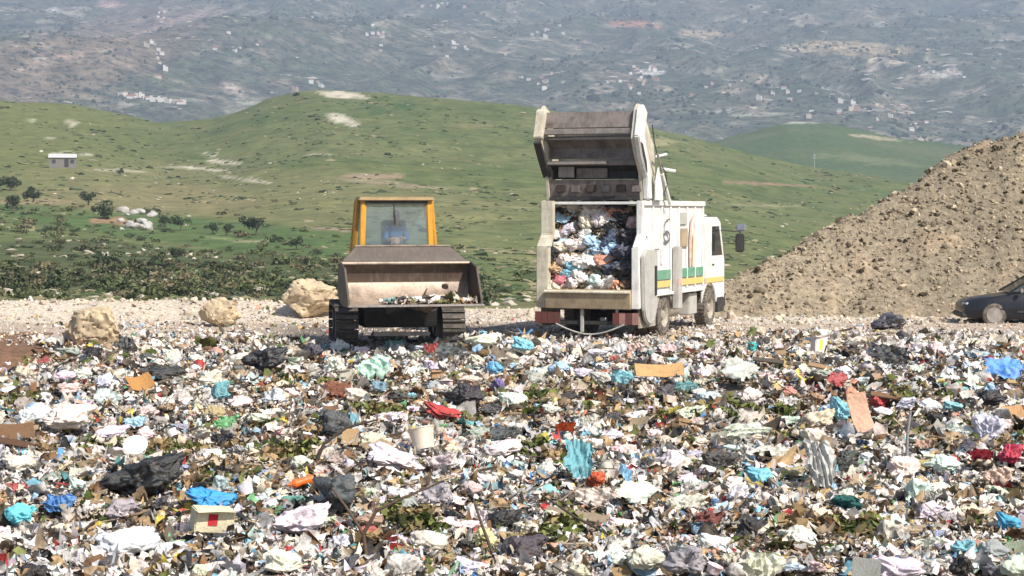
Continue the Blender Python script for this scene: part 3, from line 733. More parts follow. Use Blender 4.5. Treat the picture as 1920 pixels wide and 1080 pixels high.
m = MB(); m.prism_x([(Y0 - .14, 3.28), (Y0 - .12, 3.345), (Y0, 3.37), (Y1, 3.37), (Y1 + .1, 3.33), (Y1 + .1, 3.28)], -0.84, 0.84); m.build('cab_roof', worn('dirty_roof', (.40, .26, .10), (.12, .09, .06), .7), loader, 0.02)
m = MB(); m.add([(-.74, Y0 - .02, 2.02), (.74, Y0 - .02, 2.02), (.69, Y0 - .02, 3.26), (-.69, Y0 - .02, 3.26)], [(0, 1, 2, 3)]); m.build('windscreen', cab_glass, loader)
m = MB(); m.bb(-.70, .70, Y0 - .075, Y0 - .03, 3.20, 3.28); m.bb(-.78, .78, Y0 - .075, Y0 - .03, 2.00, 2.06); m.build('window_frame', black_steel, loader, 0.005)
m = MB(); m.add([(-.9, Y1, 2.02), (.9, Y1, 2.02), (.78, Y1, 3.26), (-.78, Y1, 3.26)], [(0, 1, 2, 3)]); m.build('rear_window', cab_glass, loader)
m = MB(); m.bar((-.06, Y0 - .04, 3.20), (-.02, Y0 - .04, 2.75), 0.02, 0.02); m.build('wiper', black_steel, loader)
m = MB(); m.bb(-.28, .28, .25, .38, 2.0, 2.85); m.bb(-.28, .28, -.15, .30, 2.0, 2.18); m.build('seat', black_steel, loader, 0.04)
for sx in (-1, 1):   # steps and hoses beside the cab
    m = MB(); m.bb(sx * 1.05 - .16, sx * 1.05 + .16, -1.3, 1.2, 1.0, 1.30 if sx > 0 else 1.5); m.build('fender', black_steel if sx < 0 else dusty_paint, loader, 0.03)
m = MB(); m.bb(-1.05, -0.88, -0.9, -0.4, 1.5, 2.15); m.build('tank', black_steel, loader, 0.03)
# lift arms and rams
for sx in (-1, 1):
    m = MB(); m.bar((sx * .86, 0.2, 1.75), (sx * .86, -1.9, 1.62), 0.14, 0.30); m.bar((sx * .86, -1.85, 1.66), (sx * .86, -2.75, 1.35), 0.14, 0.26); m.build('lift_arm', bucket_rust, loader, 0.02)
    m = MB(); m.cyl((sx * .86, -0.9, 0.95), (sx * .86, -1.9, 1.45), 0.07, n=10); m.build('lift_ram', black_steel, loader, smooth_a=40)
m = MB(); m.cyl((0.1, -1.2, 1.0), (0.45, -2.6, 1.0), 0.10, n=12); m.cyl((0.45, -2.6, 1.0), (0.62, -2.95, 1.12), 0.13, n=12); m.build('tilt_ram', bucket_steel, loader, smooth_a=40)
m = MB(); m.bar((-0.35, -2.2, 0.95), (0.15, -2.7, 1.15), 0.12, 0.28); m.build('linkage', bucket_rust, loader, 0.02)
# bucket (local to an Empty so that it can sit slightly skewed on its pins)
bk = empty('bucket', (0.0, -2.95, 1.12), R(7), loader)
bw = 1.38
prof = [(-1.05, 0.0), (-0.55, -0.02), (-0.20, 0.04), (0.05, 0.19), (0.15, 0.42), (0.12, 0.66), (-0.02, 0.82)]
def shell(prof, name, mat):
    n = len(prof); m = MB(); th = 0.045; vs = []
    for x in (-bw, bw):
        for (y, z) in prof: vs.append((x, y, z))
        for k, (y, z) in enumerate(prof):
            a = prof[max(k - 1, 0)]; b = prof[min(k + 1, n - 1)]; t = Vector((b[0] - a[0], b[1] - a[1])).normalized()
            vs.append((x, y + t.y * th, z - t.x * th))
    fs = []
    for k in range(n - 1):
        fs += [(k, k + 1, 2 * n + k + 1, 2 * n + k), (n + k, 3 * n + k, 3 * n + k + 1, n + k + 1), (k, n + k, n + k + 1, k + 1), (2 * n + k, 2 * n + k + 1, 3 * n + k + 1, 3 * n + k)]
    fs += [(0, 2 * n, 3 * n, n), (n - 1, 2 * n - 1, 4 * n - 1, 3 * n - 1)]
    m.add(vs, fs); return m.build(name, mat, bk, smooth_a=50)
shell(prof[:5], 'bucket_floor', bucket_steel); shell(prof[4:], 'bucket_back', worn('caked_shaded_steel', (0.095, 0.065, 0.047), (0.24, 0.18, 0.135), 0.8, 0.6, 0.1, 1.6, 0.5, 0.72))  # back shell darker: caked dirt plus the top lip's shade in its colour
cheek = [(-1.05, -0.02), (-1.02, 0.12), (-0.62, 0.74), (-0.10, 0.86), (0.0, 0.82), (0.14, 0.66), (0.17, 0.42), (0.08, 0.16), (-0.18, 0.0), (-0.55, -0.06)]
for sx in (-1, 1):
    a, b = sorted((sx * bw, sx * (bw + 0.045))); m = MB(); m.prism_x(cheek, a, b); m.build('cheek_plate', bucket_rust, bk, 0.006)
m = MB(); m.bb(-bw - .05, bw + .05, -1.17, -1.02, -0.045, 0.0); m.build('cutting_edge', hopper_light, bk, 0.008)
m = MB(); m.cyl((-bw, -0.03, 0.83), (bw, -0.03, 0.83), 0.03, n=8); m.build('top_bar', bucket_steel, bk, smooth_a=40)
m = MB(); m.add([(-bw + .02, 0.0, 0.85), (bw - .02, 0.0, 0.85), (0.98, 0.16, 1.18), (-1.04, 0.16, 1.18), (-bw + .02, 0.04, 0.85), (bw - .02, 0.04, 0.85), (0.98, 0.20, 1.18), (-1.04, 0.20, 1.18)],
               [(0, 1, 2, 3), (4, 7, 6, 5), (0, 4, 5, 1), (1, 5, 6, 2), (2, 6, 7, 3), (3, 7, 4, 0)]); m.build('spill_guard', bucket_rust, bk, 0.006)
m = MB(); m.bb(-1.06, 1.00, 0.14, 0.22, 1.175, 1.21); m.build('guard_rim', bucket_steel, bk, 0.008)
for k in range(4):
    x = -0.9 + k * .55
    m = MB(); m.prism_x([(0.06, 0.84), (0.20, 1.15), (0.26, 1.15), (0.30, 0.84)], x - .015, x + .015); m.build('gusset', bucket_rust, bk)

# ---- driver seen through the windscreen
def skin_body(name, pts, edges, mat, parent, sub=2):
    me = bpy.data.meshes.new(name); me.from_pydata([p[0] for p in pts], edges, [])
    o = link(name, me, mat, parent)
    sk = o.modifiers.new('skin', 'SKIN')
    for i, p in enumerate(pts):
        r = p[1]; me.skin_vertices[0].data[i].radius = r if isinstance(r, tuple) else (r, r)
    me.skin_vertices[0].data[0].use_root = True
    ss = o.modifiers.new('sub', 'SUBSURF'); ss.levels = sub; ss.render_levels = sub
    me.polygons.foreach_set('use_smooth', np.ones(len(me.polygons), bool))
    return o
skin_m = worn('skin', (0.45, 0.27, 0.18), (0.35, 0.2, 0.13), 0.3, 0.6, 0, 8, streak=False)
shirt = worn('blue_shirt', (0.05, 0.17, 0.42), (0.04, 0.08, 0.18), 0.5, 0.9, 0, 7, streak=False)
trous = worn('dark_trousers', (0.04, 0.045, 0.06), (0.08, 0.07, 0.06), 0.5, 0.9, 0, 7, streak=False)
drv = empty('person', (-2.62, 43.46, 2.18), R(8.0))
tag(drv, 'driver in a blue shirt sitting behind the windscreen of the yellow crawler loader', 'person')
P = [((0, .05, .06), (.15, .11)), ((0, .05, .28), (.13, .09)), ((0, .03, .46), (.17, .10)), ((0, .02, .53), (.07, .07)), ((0, 0, .61), (.05, .055)), ((0, -.01, .68), (.07, .08)), ((0, -.01, .78), (.085, .10)), ((0, 0, .86), (.06, .07)),
     ((-.19, .02, .48), .06), ((-.25, -.05, .24), .048), ((-.15, -.27, .22), .036), ((-.12, -.33, .24), .03),
     ((.19, .02, .48), .06), ((.25, -.05, .24), .048), ((.13, -.27, .26), .036), ((.10, -.33, .29), .03),
     ((-.11, -.18, .03), .085), ((-.13, -.42, .02), .065), ((-.13, -.44, -.12), .05), ((.11, -.18, .03), .085), ((.13, -.42, .02), .065), ((.13, -.44, -.12), .05)]
E = [(0, 1), (1, 2), (2, 3), (3, 4), (4, 5), (5, 6), (6, 7), (2, 8), (8, 9), (9, 10), (10, 11), (2, 12), (12, 13), (13, 14), (14, 15), (0, 16), (16, 17), (17, 18), (0, 19), (19, 20), (20, 21)]
skin_body('body', P, E, skin_m, drv)
P2 = [((0, .05, .04), (.165, .125)), ((0, .05, .28), (.145, .105)), ((0, .03, .46), (.18, .115)), ((0, .02, .52), (.085, .085)), ((-.19, .02, .48), .072), ((-.25, -.05, .24), .058), ((-.17, -.22, .22), .05), ((.19, .02, .48), .072), ((.25, -.05, .24), .058), ((.15, -.22, .25), .05)]
skin_body('shirt', P2, [(0, 1), (1, 2), (2, 3), (2, 4), (4, 5), (5, 6), (2, 7), (7, 8), (8, 9)], shirt, drv)
P3 = [((0, .05, .02), (.17, .13)), ((-.11, -.18, .03), .098), ((-.13, -.42, .02), .078), ((-.13, -.44, -.14), .062), ((.11, -.18, .03), .098), ((.13, -.42, .02), .078), ((.13, -.44, -.14), .062)]
skin_body('trousers', P3, [(0, 1), (1, 2), (2, 3), (0, 4), (4, 5), (5, 6)], trous, drv)
hairm = worn('white_cap', (0.75, 0.75, 0.74), (.5, .5, .5), 0.4, 0.9, 0, 6, streak=False)
m = MB()
m.add([( .092 * math.cos(t) * math.cos(p), .108 * math.sin(t) * math.cos(p) + 0.0, .79 + .10 * math.sin(p)) for p in (0.05, .45, .85, 1.25, 1.5) for t in np.linspace(0, 2 * math.pi, 16, endpoint=False)],
      [(r_ * 16 + i, r_ * 16 + (i + 1) % 16, (r_ + 1) * 16 + (i + 1) % 16, (r_ + 1) * 16 + i) for r_ in range(4) for i in range(16)])
m.box((0, -.13, .80), (.14, .09, .012)); m.build('cap', hairm, drv, smooth_a=60)
for sx in (-1, 1):
    m = MB(); m.cyl((sx * .03, -.092, .765), (sx * .03, -.098, .765), .011, n=8); m.build('eye', black_steel, drv)
    m = MB(); m.box((sx * .085, 0, .745), (.02, .035, .055)); m.build('ear', skin_m, drv, 0.008)
    hx, hy, hzz = (-.12, -.35, .24) if sx < 0 else (.10, -.35, .29)
    hd = empty('hand', (hx, hy, hzz), 0, drv)
    m = MB(); m.box((0, 0, 0), (.075, .08, .03)); m.build('palm', skin_m, hd, 0.012)
    for k in range(4):
        m = MB(); m.bar((-.028 + k * .019, -.04, 0), (-.028 + k * .019, -.075 - .006 * (k in (1, 2)), -.012), .015, .015); m.bar((-.028 + k * .019, -.075, -.012), (-.028 + k * .019, -.08, -.04), .014, .014); m.build('finger', skin_m, hd, .004)
    m = MB(); m.bar((-sx * .035, .0, 0), (-sx * .062, -.045, -.01), .018, .018); m.build('thumb', skin_m, hd, .005)
m = MB(); m.add([(0, -.088, .775), (-.014, -.09, .735), (.014, -.09, .735), (0, -.118, .737)], [(0, 1, 3), (0, 3, 2), (1, 2, 3)]); m.build('nose', skin_m, drv)
m = MB(); m.box((0, -.092, .71), (.045, .008, .008)); m.build('mouth', bucket_rust, drv)
# steering levers and a white sheet on the dash behind the glass
m = MB(); m.cyl((-.12, -.44, 2.0), (-.12, -.36, 2.40), .012, n=6); m.cyl((.10, -.44, 2.0), (.10, -.36, 2.45), .012, n=6); m.build('control_lever', black_steel, loader)

# ============================================================ DARK SALOON CAR (local: nose towards -y)
car = empty('parked_car', (14.56, 52.9, -0.08), R(-94))
tag(car, 'dark blue grey saloon car parked at the foot of the earth mound', 'car')
car_paint = worn('car_paint', (0.016, 0.018, 0.024), (0.07, 0.065, 0.06), 0.3, 0.28, 0.3, 2.5, 0.5, 0.8)
# stations along y: (y, half width, z lower, z shoulder, z top-of-body)
st = [(-2.22, .55, .34, .52, .56), (-2.16, .74, .25, .58, .64), (-1.95, .82, .20, .62, .73), (-1.3, .86, .19, .66, .83), (-.80, .87, .19, .70, .90), (-.3, .88, .19, .74, .93), (.6, .88, .19, .76, .94), (1.4, .88, .19, .78, .97), (1.95, .84, .22, .78, .98), (2.18, .74, .30, .74, .93), (2.24, .60, .38, .68, .86)]
m = MB(); vs = []; ring = 12
for (y, w, zl, zs, zt_) in st:
    half = [(0, zl), (w * .85, zl), (w * .98, zl + .10), (w, (zl + zs) / 2 + .05), (w * .97, zs), (w * .82, zt_), (0, zt_ + .02)]
    full = half + [(-a, b) for a, b in reversed(half[1:-1])]
    vs += [(a, y, b) for a, b in full]
fs = []
for k in range(len(st) - 1):
    for i in range(ring): fs.append((k * ring + i, k * ring + (i + 1) % ring, (k + 1) * ring + (i + 1) % ring, (k + 1) * ring + i))
fs += [tuple(range(ring)), tuple(reversed(range((len(st) - 1) * ring, len(st) * ring)))]
m.add(vs, fs); body = m.build('body', car_paint, car, smooth_a=38)
cut = MB()
for y in (-1.38, 1.30):
    for sx in (-1, 1): cut.cyl((sx * .62, y, .30), (sx * 1.0, y, .30), .375, n=24)
co = cut.build('cutter', black_steel)
bo_ = body.modifiers.new('arch', 'BOOLEAN'); bo_.object = co; bo_.operation = 'DIFFERENCE'; bo_.solver = 'EXACT'
bpy.context.view_layer.update()
dg = bpy.context.evaluated_depsgraph_get()
newme = bpy.data.meshes.new_from_object(body.evaluated_get(dg)); body.modifiers.clear(); body.data = newme
bpy.data.objects.remove(co)
gh = [(-.92, .80, .93), (-.25, .62, 1.36), (.25, .60, 1.42), (.95, .60, 1.40), (1.75, .74, .99)]
m = MB(); m.add([(-.62, -.28, 1.355), (.62, -.28, 1.355), (.62, .3, 1.425), (-.62, .3, 1.425), (-.60, 1.0, 1.40), (.60, 1.0, 1.40), (-.62, -.28, 1.33), (.62, -.28, 1.33), (-.62, .3, 1.39), (.62, .3, 1.39), (-.60, 1.0, 1.37), (.60, 1.0, 1.37)],
              [(0, 1, 2, 3), (3, 2, 5, 4), (6, 8, 9, 7), (8, 10, 11, 9), (0, 6, 7, 1), (4, 5, 11, 10), (0, 3, 8, 6), (3, 4, 10, 8), (1, 7, 9, 2), (2, 9, 11, 5)])
m.build('roof', car_paint, car, smooth_a=40)
m = MB(); m.add([(-.74, -.98, .92), (.74, -.98, .92), (.60, -.29, 1.35), (-.60, -.29, 1.35)], [(0, 1, 2, 3)]); m.build('windscreen', dark_glass, car)
m = MB(); m.add([(-.70, 1.72, .97), (.70, 1.72, .97), (.58, 1.01, 1.385), (-.58, 1.01, 1.385)], [(0, 1, 2, 3)]); m.build('rear_window', dark_glass, car)
for sx in (-1, 1):
    m = MB()
    for a, b in (((.76, -.98, .92), (.61, -.28, 1.35)), ((.75, .35, .93), (.615, .33, 1.39)), ((.72, 1.70, .97), (.60, 1.0, 1.385)), ((.62, -.28, 1.345), (.615, .33, 1.405)), ((.615, .33, 1.405), (.60, 1.0, 1.385))):
        m.bar((sx * a[0], a[1], a[2]), (sx * b[0], b[1], b[2]), .05, .05)
    m.build('pillar', car_paint, car, 0.008)
    m = MB(); m.add([(sx * .755, -.90, .94), (sx * .745, .33, .94), (sx * .61, .31, 1.38), (sx * .605, -.26, 1.33)], [(0, 1, 2, 3)]); m.build('side_window', dark_glass, car)
    m = MB(); m.add([(sx * .745, .37, .94), (sx * .715, 1.60, .96), (sx * .60, .98, 1.36), (sx * .61, .35, 1.38)], [(0, 1, 2, 3)]); m.build('side_window', dark_glass, car)
    m = MB(); m.box((sx * .93, -.68, .98), (.17, .08, .12)); m.build('mirror', hopper_light, car, 0.02)
    m = MB(); m.box((sx * .60, -2.10, .60), (.26, .14, .10), (0, 0, sx * .35)); m.build('headlight', worn('lamp_glass', (.5, .52, .52), (.3, .3, .3), .3, .15), car, 0.02)
    m = MB(); m.bb(sx * .885 - .006, sx * .885 + .006, -.10, .06, .72, .745); m.build('door_handle', black_steel, car)
    m = MB(); m.bb(sx * .875 - .012, sx * .875 + .012, -.78, .80, .38, .43); m.build('door_trim', black_steel, car, 0.004)
m = MB(); m.bb(-.76, .76, -2.26, -2.10, .24, .38); m.build('bumper', black_steel, car, 0.03)
for sx in (-1, 1):
    for y in (-1.38, 1.30): make_wheel(car, sx * .76, y, .315, .20, sx, hopper_light, True)

# ============================================================ ROCKS AND BOULDERS
rock_mat = worn('limestone', (0.60, 0.48, 0.31), (0.36, 0.27, 0.18), 0.9, 0.9, 0, 1.6, 0.4, 0.65, streak=False)
grey_rock = worn('grey_rock', (0.46, 0.44, 0.40), (0.22, 0.20, 0.16), 0.7, 0.95, 0, 1.0, streak=False)
def rock_mesh(name, seed, sub=3, cuts=14, rough=0.16):
    rnd = random.Random(seed)
    bm = bmesh.new(); bmesh.ops.create_icosphere(bm, subdivisions=sub, radius=1)
    pl = [(Vector((rnd.gauss(0, 1), rnd.gauss(0, 1), rnd.gauss(0, 1))).normalized(), rnd.uniform(.55, .85)) for _ in range(cuts)]
    off = Vector((seed * 3.1, seed * 1.7, 0))
    for v in bm.verts:
        p = v.co.copy()
        for nrm, d in pl:
            k = p.dot(nrm) - d
            if k > 0: p -= nrm * k * 0.85
        p *= 1 + rough * mn.noise(p * 2.2 + off) + rough * .6 * mn.noise(p * 5 + off) + rough * .3 * mn.noise(p * 12 + off) - rough * .55 * max(0, 1 - abs(mn.noise(p * 2.6 - off)) * 9) - rough * .25 * max(0, 1 - abs(mn.noise(p * 6.0 - off)) * 7)
        v.co = p
    me = bpy.data.meshes.new(name); bm.to_mesh(me); bm.free()
    me.polygons.foreach_set('use_smooth', np.ones(len(me.polygons), bool)); me.set_sharp_from_angle(angle=R(35))
    return me
def put_rock(name, seed, x, y, zb, w, d, h, rz, mat, sub=4):
    me = rock_mesh(name, seed, 5 if sub == 4 else sub, 20)
    o = link(name, me, mat); o.scale = (w / 1.7, d / 1.7, h / 1.6); o.rotation_euler = (0.1, 0.05, rz); o.location = (x, y, zb + h * 0.36)
    return o
def ground_hit(px, py, zf=None):
    zf = zf or (lambda a, b: float(gz(a, b)))
    d = ray(px, py); t = np.arange(11.0, 130.0, 0.08); Y_ = d.y * t
    dz = CAM_Z + d.z * t - gz(d.x * t, Y_); k = int(np.argmax(dz < 0)) if (dz < 0).any() else len(t) - 1
    return Vector((d.x * t[k], d.y * t[k], CAM_Z + d.z * t[k]))
for (px, py, wpx, hpx, seed, lab) in ((175, 650, 118, 86, 3, 'square tan boulder, leftmost of the three, beside the brown earth'),
                                     (412, 612, 84, 50, 12, 'small tan boulder, middle one of the three on the pale bank'),
                                     (582, 590, 118, 74, 8, 'large rounded tan boulder just left of the crawler loader')):
    p = ground_hit(px, py); k = p.y / FPX
    tag(put_rock('boulder', seed, p.x, p.y, float(gz(p.x, p.y)), wpx * k * 1.08, wpx * k * .8, hpx * k * 1.1, seed * .7, rock_mat), lab, 'boulder', 'boulders along the edge of the dump')

def scatter_pieces(name, T, TF, pos, scale, rot, colr, mat, jit=0.0, seed=0, smooth_f=False, bend=None):
    """joins many small pieces into ONE mesh. T: template verts (k,3); pos (n,3), scale (n,3), rot (n,3,3), colr (n,3)"""
    rs = np.random.RandomState(seed); n, k = len(pos), len(T)
    P = np.repeat(T[None], n, 0)
    if jit: P = P + rs.normal(0, jit, P.shape)
    if bend is not None:
        P[:, :, 2] += bend[:, 0:1] * (P[:, :, 0] ** 2) + bend[:, 1:2] * (P[:, :, 1] ** 2) + bend[:, 2:3] * P[:, :, 0] * P[:, :, 1]
    P = P * scale[:, None, :]
    P = np.einsum('nij,nkj->nki', rot, P) + pos[:, None, :]
    Fq = (TF[None] + (np.arange(n) * k)[:, None, None]).reshape(-1, TF.shape[1])
    cc = np.repeat(colr[:, None, :], k, 1).reshape(-1, 3)
    o = link(name, fast_mesh(name, P.reshape(-1, 3), Fq, cc, smooth_f), mat)
    o['kind'] = 'stuff'
    return o
def rand_rot(n, rs, tilt=math.pi):
    a = rs.uniform(0, 2 * math.pi, n); u = rs.normal(0, 1, (n, 3)); u[:, 2] *= 0.3; u /= np.linalg.norm(u, axis=1)[:, None]
    th = rs.uniform(-tilt, tilt, n)
    K = np.zeros((n, 3, 3)); K[:, 0, 1] = -u[:, 2]; K[:, 0, 2] = u[:, 1]; K[:, 1, 0] = u[:, 2]; K[:, 1, 2] = -u[:, 0]; K[:, 2, 0] = -u[:, 1]; K[:, 2, 1] = u[:, 0]
    Rt = np.eye(3)[None] + np.sin(th)[:, None, None] * K + (1 - np.cos(th))[:, None, None] * (K @ K)
    Rz = np.zeros((n, 3, 3)); Rz[:, 0, 0] = np.cos(a); Rz[:, 0, 1] = -np.sin(a); Rz[:, 1, 0] = np.sin(a); Rz[:, 1, 1] = np.cos(a); Rz[:, 2, 2] = 1
    return Rt @ Rz
def ico(sub):
    bm = bmesh.new(); bmesh.ops.create_icosphere(bm, subdivisions=sub, radius=1)
    Vv = np.array([v.co[:] for v in bm.verts]); Ff = np.array([[v.index for v in f.verts] for f in bm.faces]); bm.free(); return Vv, Ff
ICO1 = ico(1); ICO2 = ico(2)
def sheet_t(nx, ny):
    xs_, ys_ = np.linspace(-1, 1, nx), np.linspace(-1, 1, ny); X_, Y_ = np.meshgrid(xs_, ys_)
    Vv = np.stack([X_.ravel(), Y_.ravel(), np.zeros(nx * ny)], 1)
    Ff = []
    for j in range(ny - 1):
        for i in range(nx - 1):
            a = j * nx + i; Ff += [[a, a + 1, a + nx + 1], [a, a + nx + 1, a + nx]]
    return Vv, np.array(Ff)
BOXV = np.array([(x, y, z) for z in (-1, 1) for y in (-1, 1) for x in (-1, 1)], float)
BOXF = np.array([(0, 2, 3), (0, 3, 1), (4, 5, 7), (4, 7, 6), (0, 1, 5), (0, 5, 4), (2, 6, 7), (2, 7, 3), (0, 4, 6), (0, 6, 2), (1, 3, 7), (1, 7, 5)])

piece_mat = attr_mat('stone_pieces', 0.95, 3.0, 0.3, 6.0, 0.4, 0.05)
leaf_mat = attr_mat('leaf_clumps', 0.8, 3.0, 0.3, 6.0, 0.2, 0.02)
rs = np.random.RandomState(5)
# clods and stones over the stockpile
n = 17000
x = rs.uniform(4.5, 27, n); y = 55.5 + rs.beta(1.2, 1.6, n) * 14
z = mz(x, y); ok = z > 0.05; x, y, z = x[ok], y[ok], z[ok]; n = len(x)
s = np.clip(rs.lognormal(-3.6, 0.55, n), 0.015, 0.15)
base = np.array([0.295, 0.24, 0.165]) * rs.uniform(0.6, 1.35, n)[:, None]
dk = rs.rand(n) < 0.16; base[dk] = np.array([0.10, 0.075, 0.05]) * rs.uniform(.6, 1.3, dk.sum())[:, None]
lt = rs.rand(n) < 0.10; base[lt] = np.array([0.46, 0.38, 0.27])
scatter_pieces('earth_clods', *ICO1, np.stack([x, y, z + s * .25], 1), np.stack([s * rs.uniform(.8, 1.4, n), s, s * rs.uniform(.6, 1.1, n)], 1), rand_rot(n, rs), base, piece_mat, 0.16, 1)
# dark dry tufts on the stockpile
def tufts(name, x, y, z, size, colors, per, seed, mat, flat=0.7, leaf=0.16):
    r_ = np.random.RandomState(seed); n = len(x)
    X_ = np.repeat(x, per); Y_ = np.repeat(y, per); Z_ = np.repeat(z, per); S_ = np.repeat(size, per)
    d = r_.normal(0, 1, (n * per, 3)); d /= np.linalg.norm(d, axis=1)[:, None]; d *= (r_.rand(n * per) ** 0.4)[:, None]
    pos = np.stack([X_ + d[:, 0] * S_, Y_ + d[:, 1] * S_, Z_ + (d[:, 2] * .75 + .45) * S_ * flat], 1)
    sc = S_ * leaf * r_.uniform(.6, 1.5, n * per)
    cc = np.repeat(colors, per, 0) * r_.uniform(.55, 1.5, n * per)[:, None]
    Vv = np.array([(-1, -.6, 0), (1, -.7, .2), (.8, .7, 0), (-.9, .6, .25)], float); Ff = np.array([(0, 1, 2), (0, 2, 3)])
    return scatter_pieces(name, Vv, Ff, pos, np.stack([sc, sc, sc], 1), rand_rot(n * per, r_), cc, mat, 0.2, seed + 1)
n = 900
x = rs.uniform(7, 26, n); y = 56.5 + rs.rand(n) * 9.5; z = mz(x, y); ok = (z > .3) & (rs.rand(n) < 0.25 + 0.75 * (z / 6)); x, y, z = x[ok], y[ok], z[ok]; n = len(x)
tufts('dry_tufts', x, y, z, np.clip(rs.lognormal(-2.9, .4, n), .03, .15), np.tile([0.075, 0.06, 0.03], (n, 1)), 24, 11, leaf_mat, 0.8, .35)
# stones and gravel along the bank and the flat
n = 9000
x = rs.uniform(-17, 20, n); y = rs.uniform(44, 62, n); z = gz(x, y)
s = np.clip(rs.lognormal(-3.8, 0.6, n), 0.012, 0.15)
s *= np.where(np.abs(y - 56) < 3, 1.3, 0.8)
base = np.array([0.54, 0.45, 0.35]) * rs.uniform(0.55, 1.3, n)[:, None]
scatter_pieces('gravel', *ICO1, np.stack([x, y, z + s * .3], 1), np.stack([s, s, s * .8], 1), rand_rot(n, rs), base, piece_mat, 0.15, 2)

# ============================================================ HILLSIDE: scrub, trees, rocks, a small house
def hz(x, y): return hill_z(np.asarray(x, float), np.asarray(y, float))
n = 3600
y = np.exp(rs.uniform(math.log(98), math.log(330), n)); px = rs.uniform(-350, 1050, n)
x = (px - 960) / FPX * y; z = hz(x, y); qx, qy = project(x, y, z)
band = np.exp(-((qy - (505 + 0.05 * (qx - 200))) / 55) ** 2) * (1 - smooth(700, 1000, qx)) + 0.5 * np.exp(-((qy - 395) / 28) ** 2) * (1 - smooth(450, 640, qx)) * smooth(-400, 60, qx)
m_ = fbm(x / 14, y / 22, 3, 400) * .5 + .5
ok = rs.rand(n) < band * (0.25 + 1.1 * smooth(.35, .65, m_)) * 1.3; x, y, z = x[ok], y[ok], z[ok]; n = len(x)
colr = np.array([0.075, 0.088, 0.036]) * rs.uniform(.6, 1.5, n)[:, None]; w_ = rs.rand(n) < .3; colr[w_] = np.array([0.15, 0.13, 0.07]); w_ = rs.rand(n) < .2; colr[w_] = np.array([0.035, 0.05, 0.02])
tufts('scrub', x, y, z, rs.lognormal(-.65, .4, n), colr, 75, 21, leaf_mat, 0.55, .125)
# loose pale stones among the scrub
n = 1500
y = np.exp(rs.uniform(math.log(100), math.log(600), n)); px = rs.uniform(-350, 2000, n); x = (px - 960) / FPX * y; z = hz(x, y)
ok = fbm(x / 18, y / 18, 3, 410) > 0.1; x, y, z = x[ok], y[ok], z[ok]; n = len(x); s = rs.uniform(.1, .45, n)
scatter_pieces('field_stones', *ICO1, np.stack([x, y, z], 1), np.stack([s * 1.5, s, s * .6], 1), rand_rot(n, rs, .5), np.array([.48, .43, .34]) * rs.uniform(.6, 1.2, n)[:, None], piece_mat, 0.2, 4)

# low tussocks over the grass
n = 12000
y = np.exp(rs.uniform(math.log(110), math.log(690), n)); px = rs.uniform(-300, 2000, n); x = (px - 960) / FPX * y; z = hz(x, y)
ok = fbm(x / 16, y / 40, 4, 420) + .4 * fbm(x / 4, y / 4, 2, 421) > rs.uniform(-.35, .35, n); x, y, z = x[ok], y[ok], z[ok]; n = len(x); s = rs.lognormal(-1.25, .4, n) * (.6 + y / 500)
colr = np.array([.055, .075, .03]) * rs.uniform(.6, 1.6, n)[:, None]; w_ = rs.rand(n) < .25; colr[w_] = np.array([.24, .21, .12])
scatter_pieces('tussocks', *ICO1, np.stack([x, y, z], 1), np.stack([s * 1.5, s, s * .4], 1), rand_rot(n, rs, .3), colr, leaf_mat, 0.2, 5)

bark = worn('bark', (0.12, 0.09, 0.065), (0.06, 0.05, 0.04), .6, .95, 0, 8, streak=False)
def make_tree(px, py, Y, w, h, label, seed, colr=(0.05, 0.068, 0.032), sparse=False):
    p = at(px, py, Y); zb = float(hz(p.x, Y)); r_ = np.random.RandomState(seed)
    t = empty('tree', (p.x, Y, zb)); tag(t, label, 'tree', 'single trees on the hillside')
    m = MB(); m.cyl((0, 0, -.3), (0.05 * w, 0, h * .45), w * .05, w * .03, 8)
    for k in range(5):
        a = k * 1.26 + seed; m.cyl((0.04 * w, 0, h * (.28 + .03 * k)), (math.cos(a) * w * .3, math.sin(a) * w * .3, h * (.6 + .05 * k)), w * .022, w * .008, 6)
    m.build('trunk', bark, t, smooth_a=60)
    n = 700
    nb = 9; cen = r_.normal(0, 1, (nb, 3)) * np.array([w * .22, w * .22, h * .13]) + np.array([0, 0, h * .66]); rad = r_.uniform(.16, .27, nb) * w
    q = r_.randint(0, nb, n); d = r_.normal(0, 1, (n, 3)); d /= np.linalg.norm(d, axis=1)[:, None]
    pos = cen[q] + d * (rad[q] * r_.rand(n) ** .3)[:, None] * np.array([1, 1, .8])
    sc = w * .038 * r_.uniform(.6, 1.5, n)
    Vv = np.array([(-1, -.6, 0), (1, -.7, .2), (.8, .7, 0), (-.9, .6, .25)], float); Ff = np.array([(0, 1, 2), (0, 2, 3)])
    o = scatter_pieces('crown', Vv, Ff, pos, np.stack([sc] * 3, 1), rand_rot(n, r_), np.array(colr) * r_.uniform(.6, 1.5, n)[:, None], leaf_mat, .2, seed)
    del o['kind']; o.parent = t
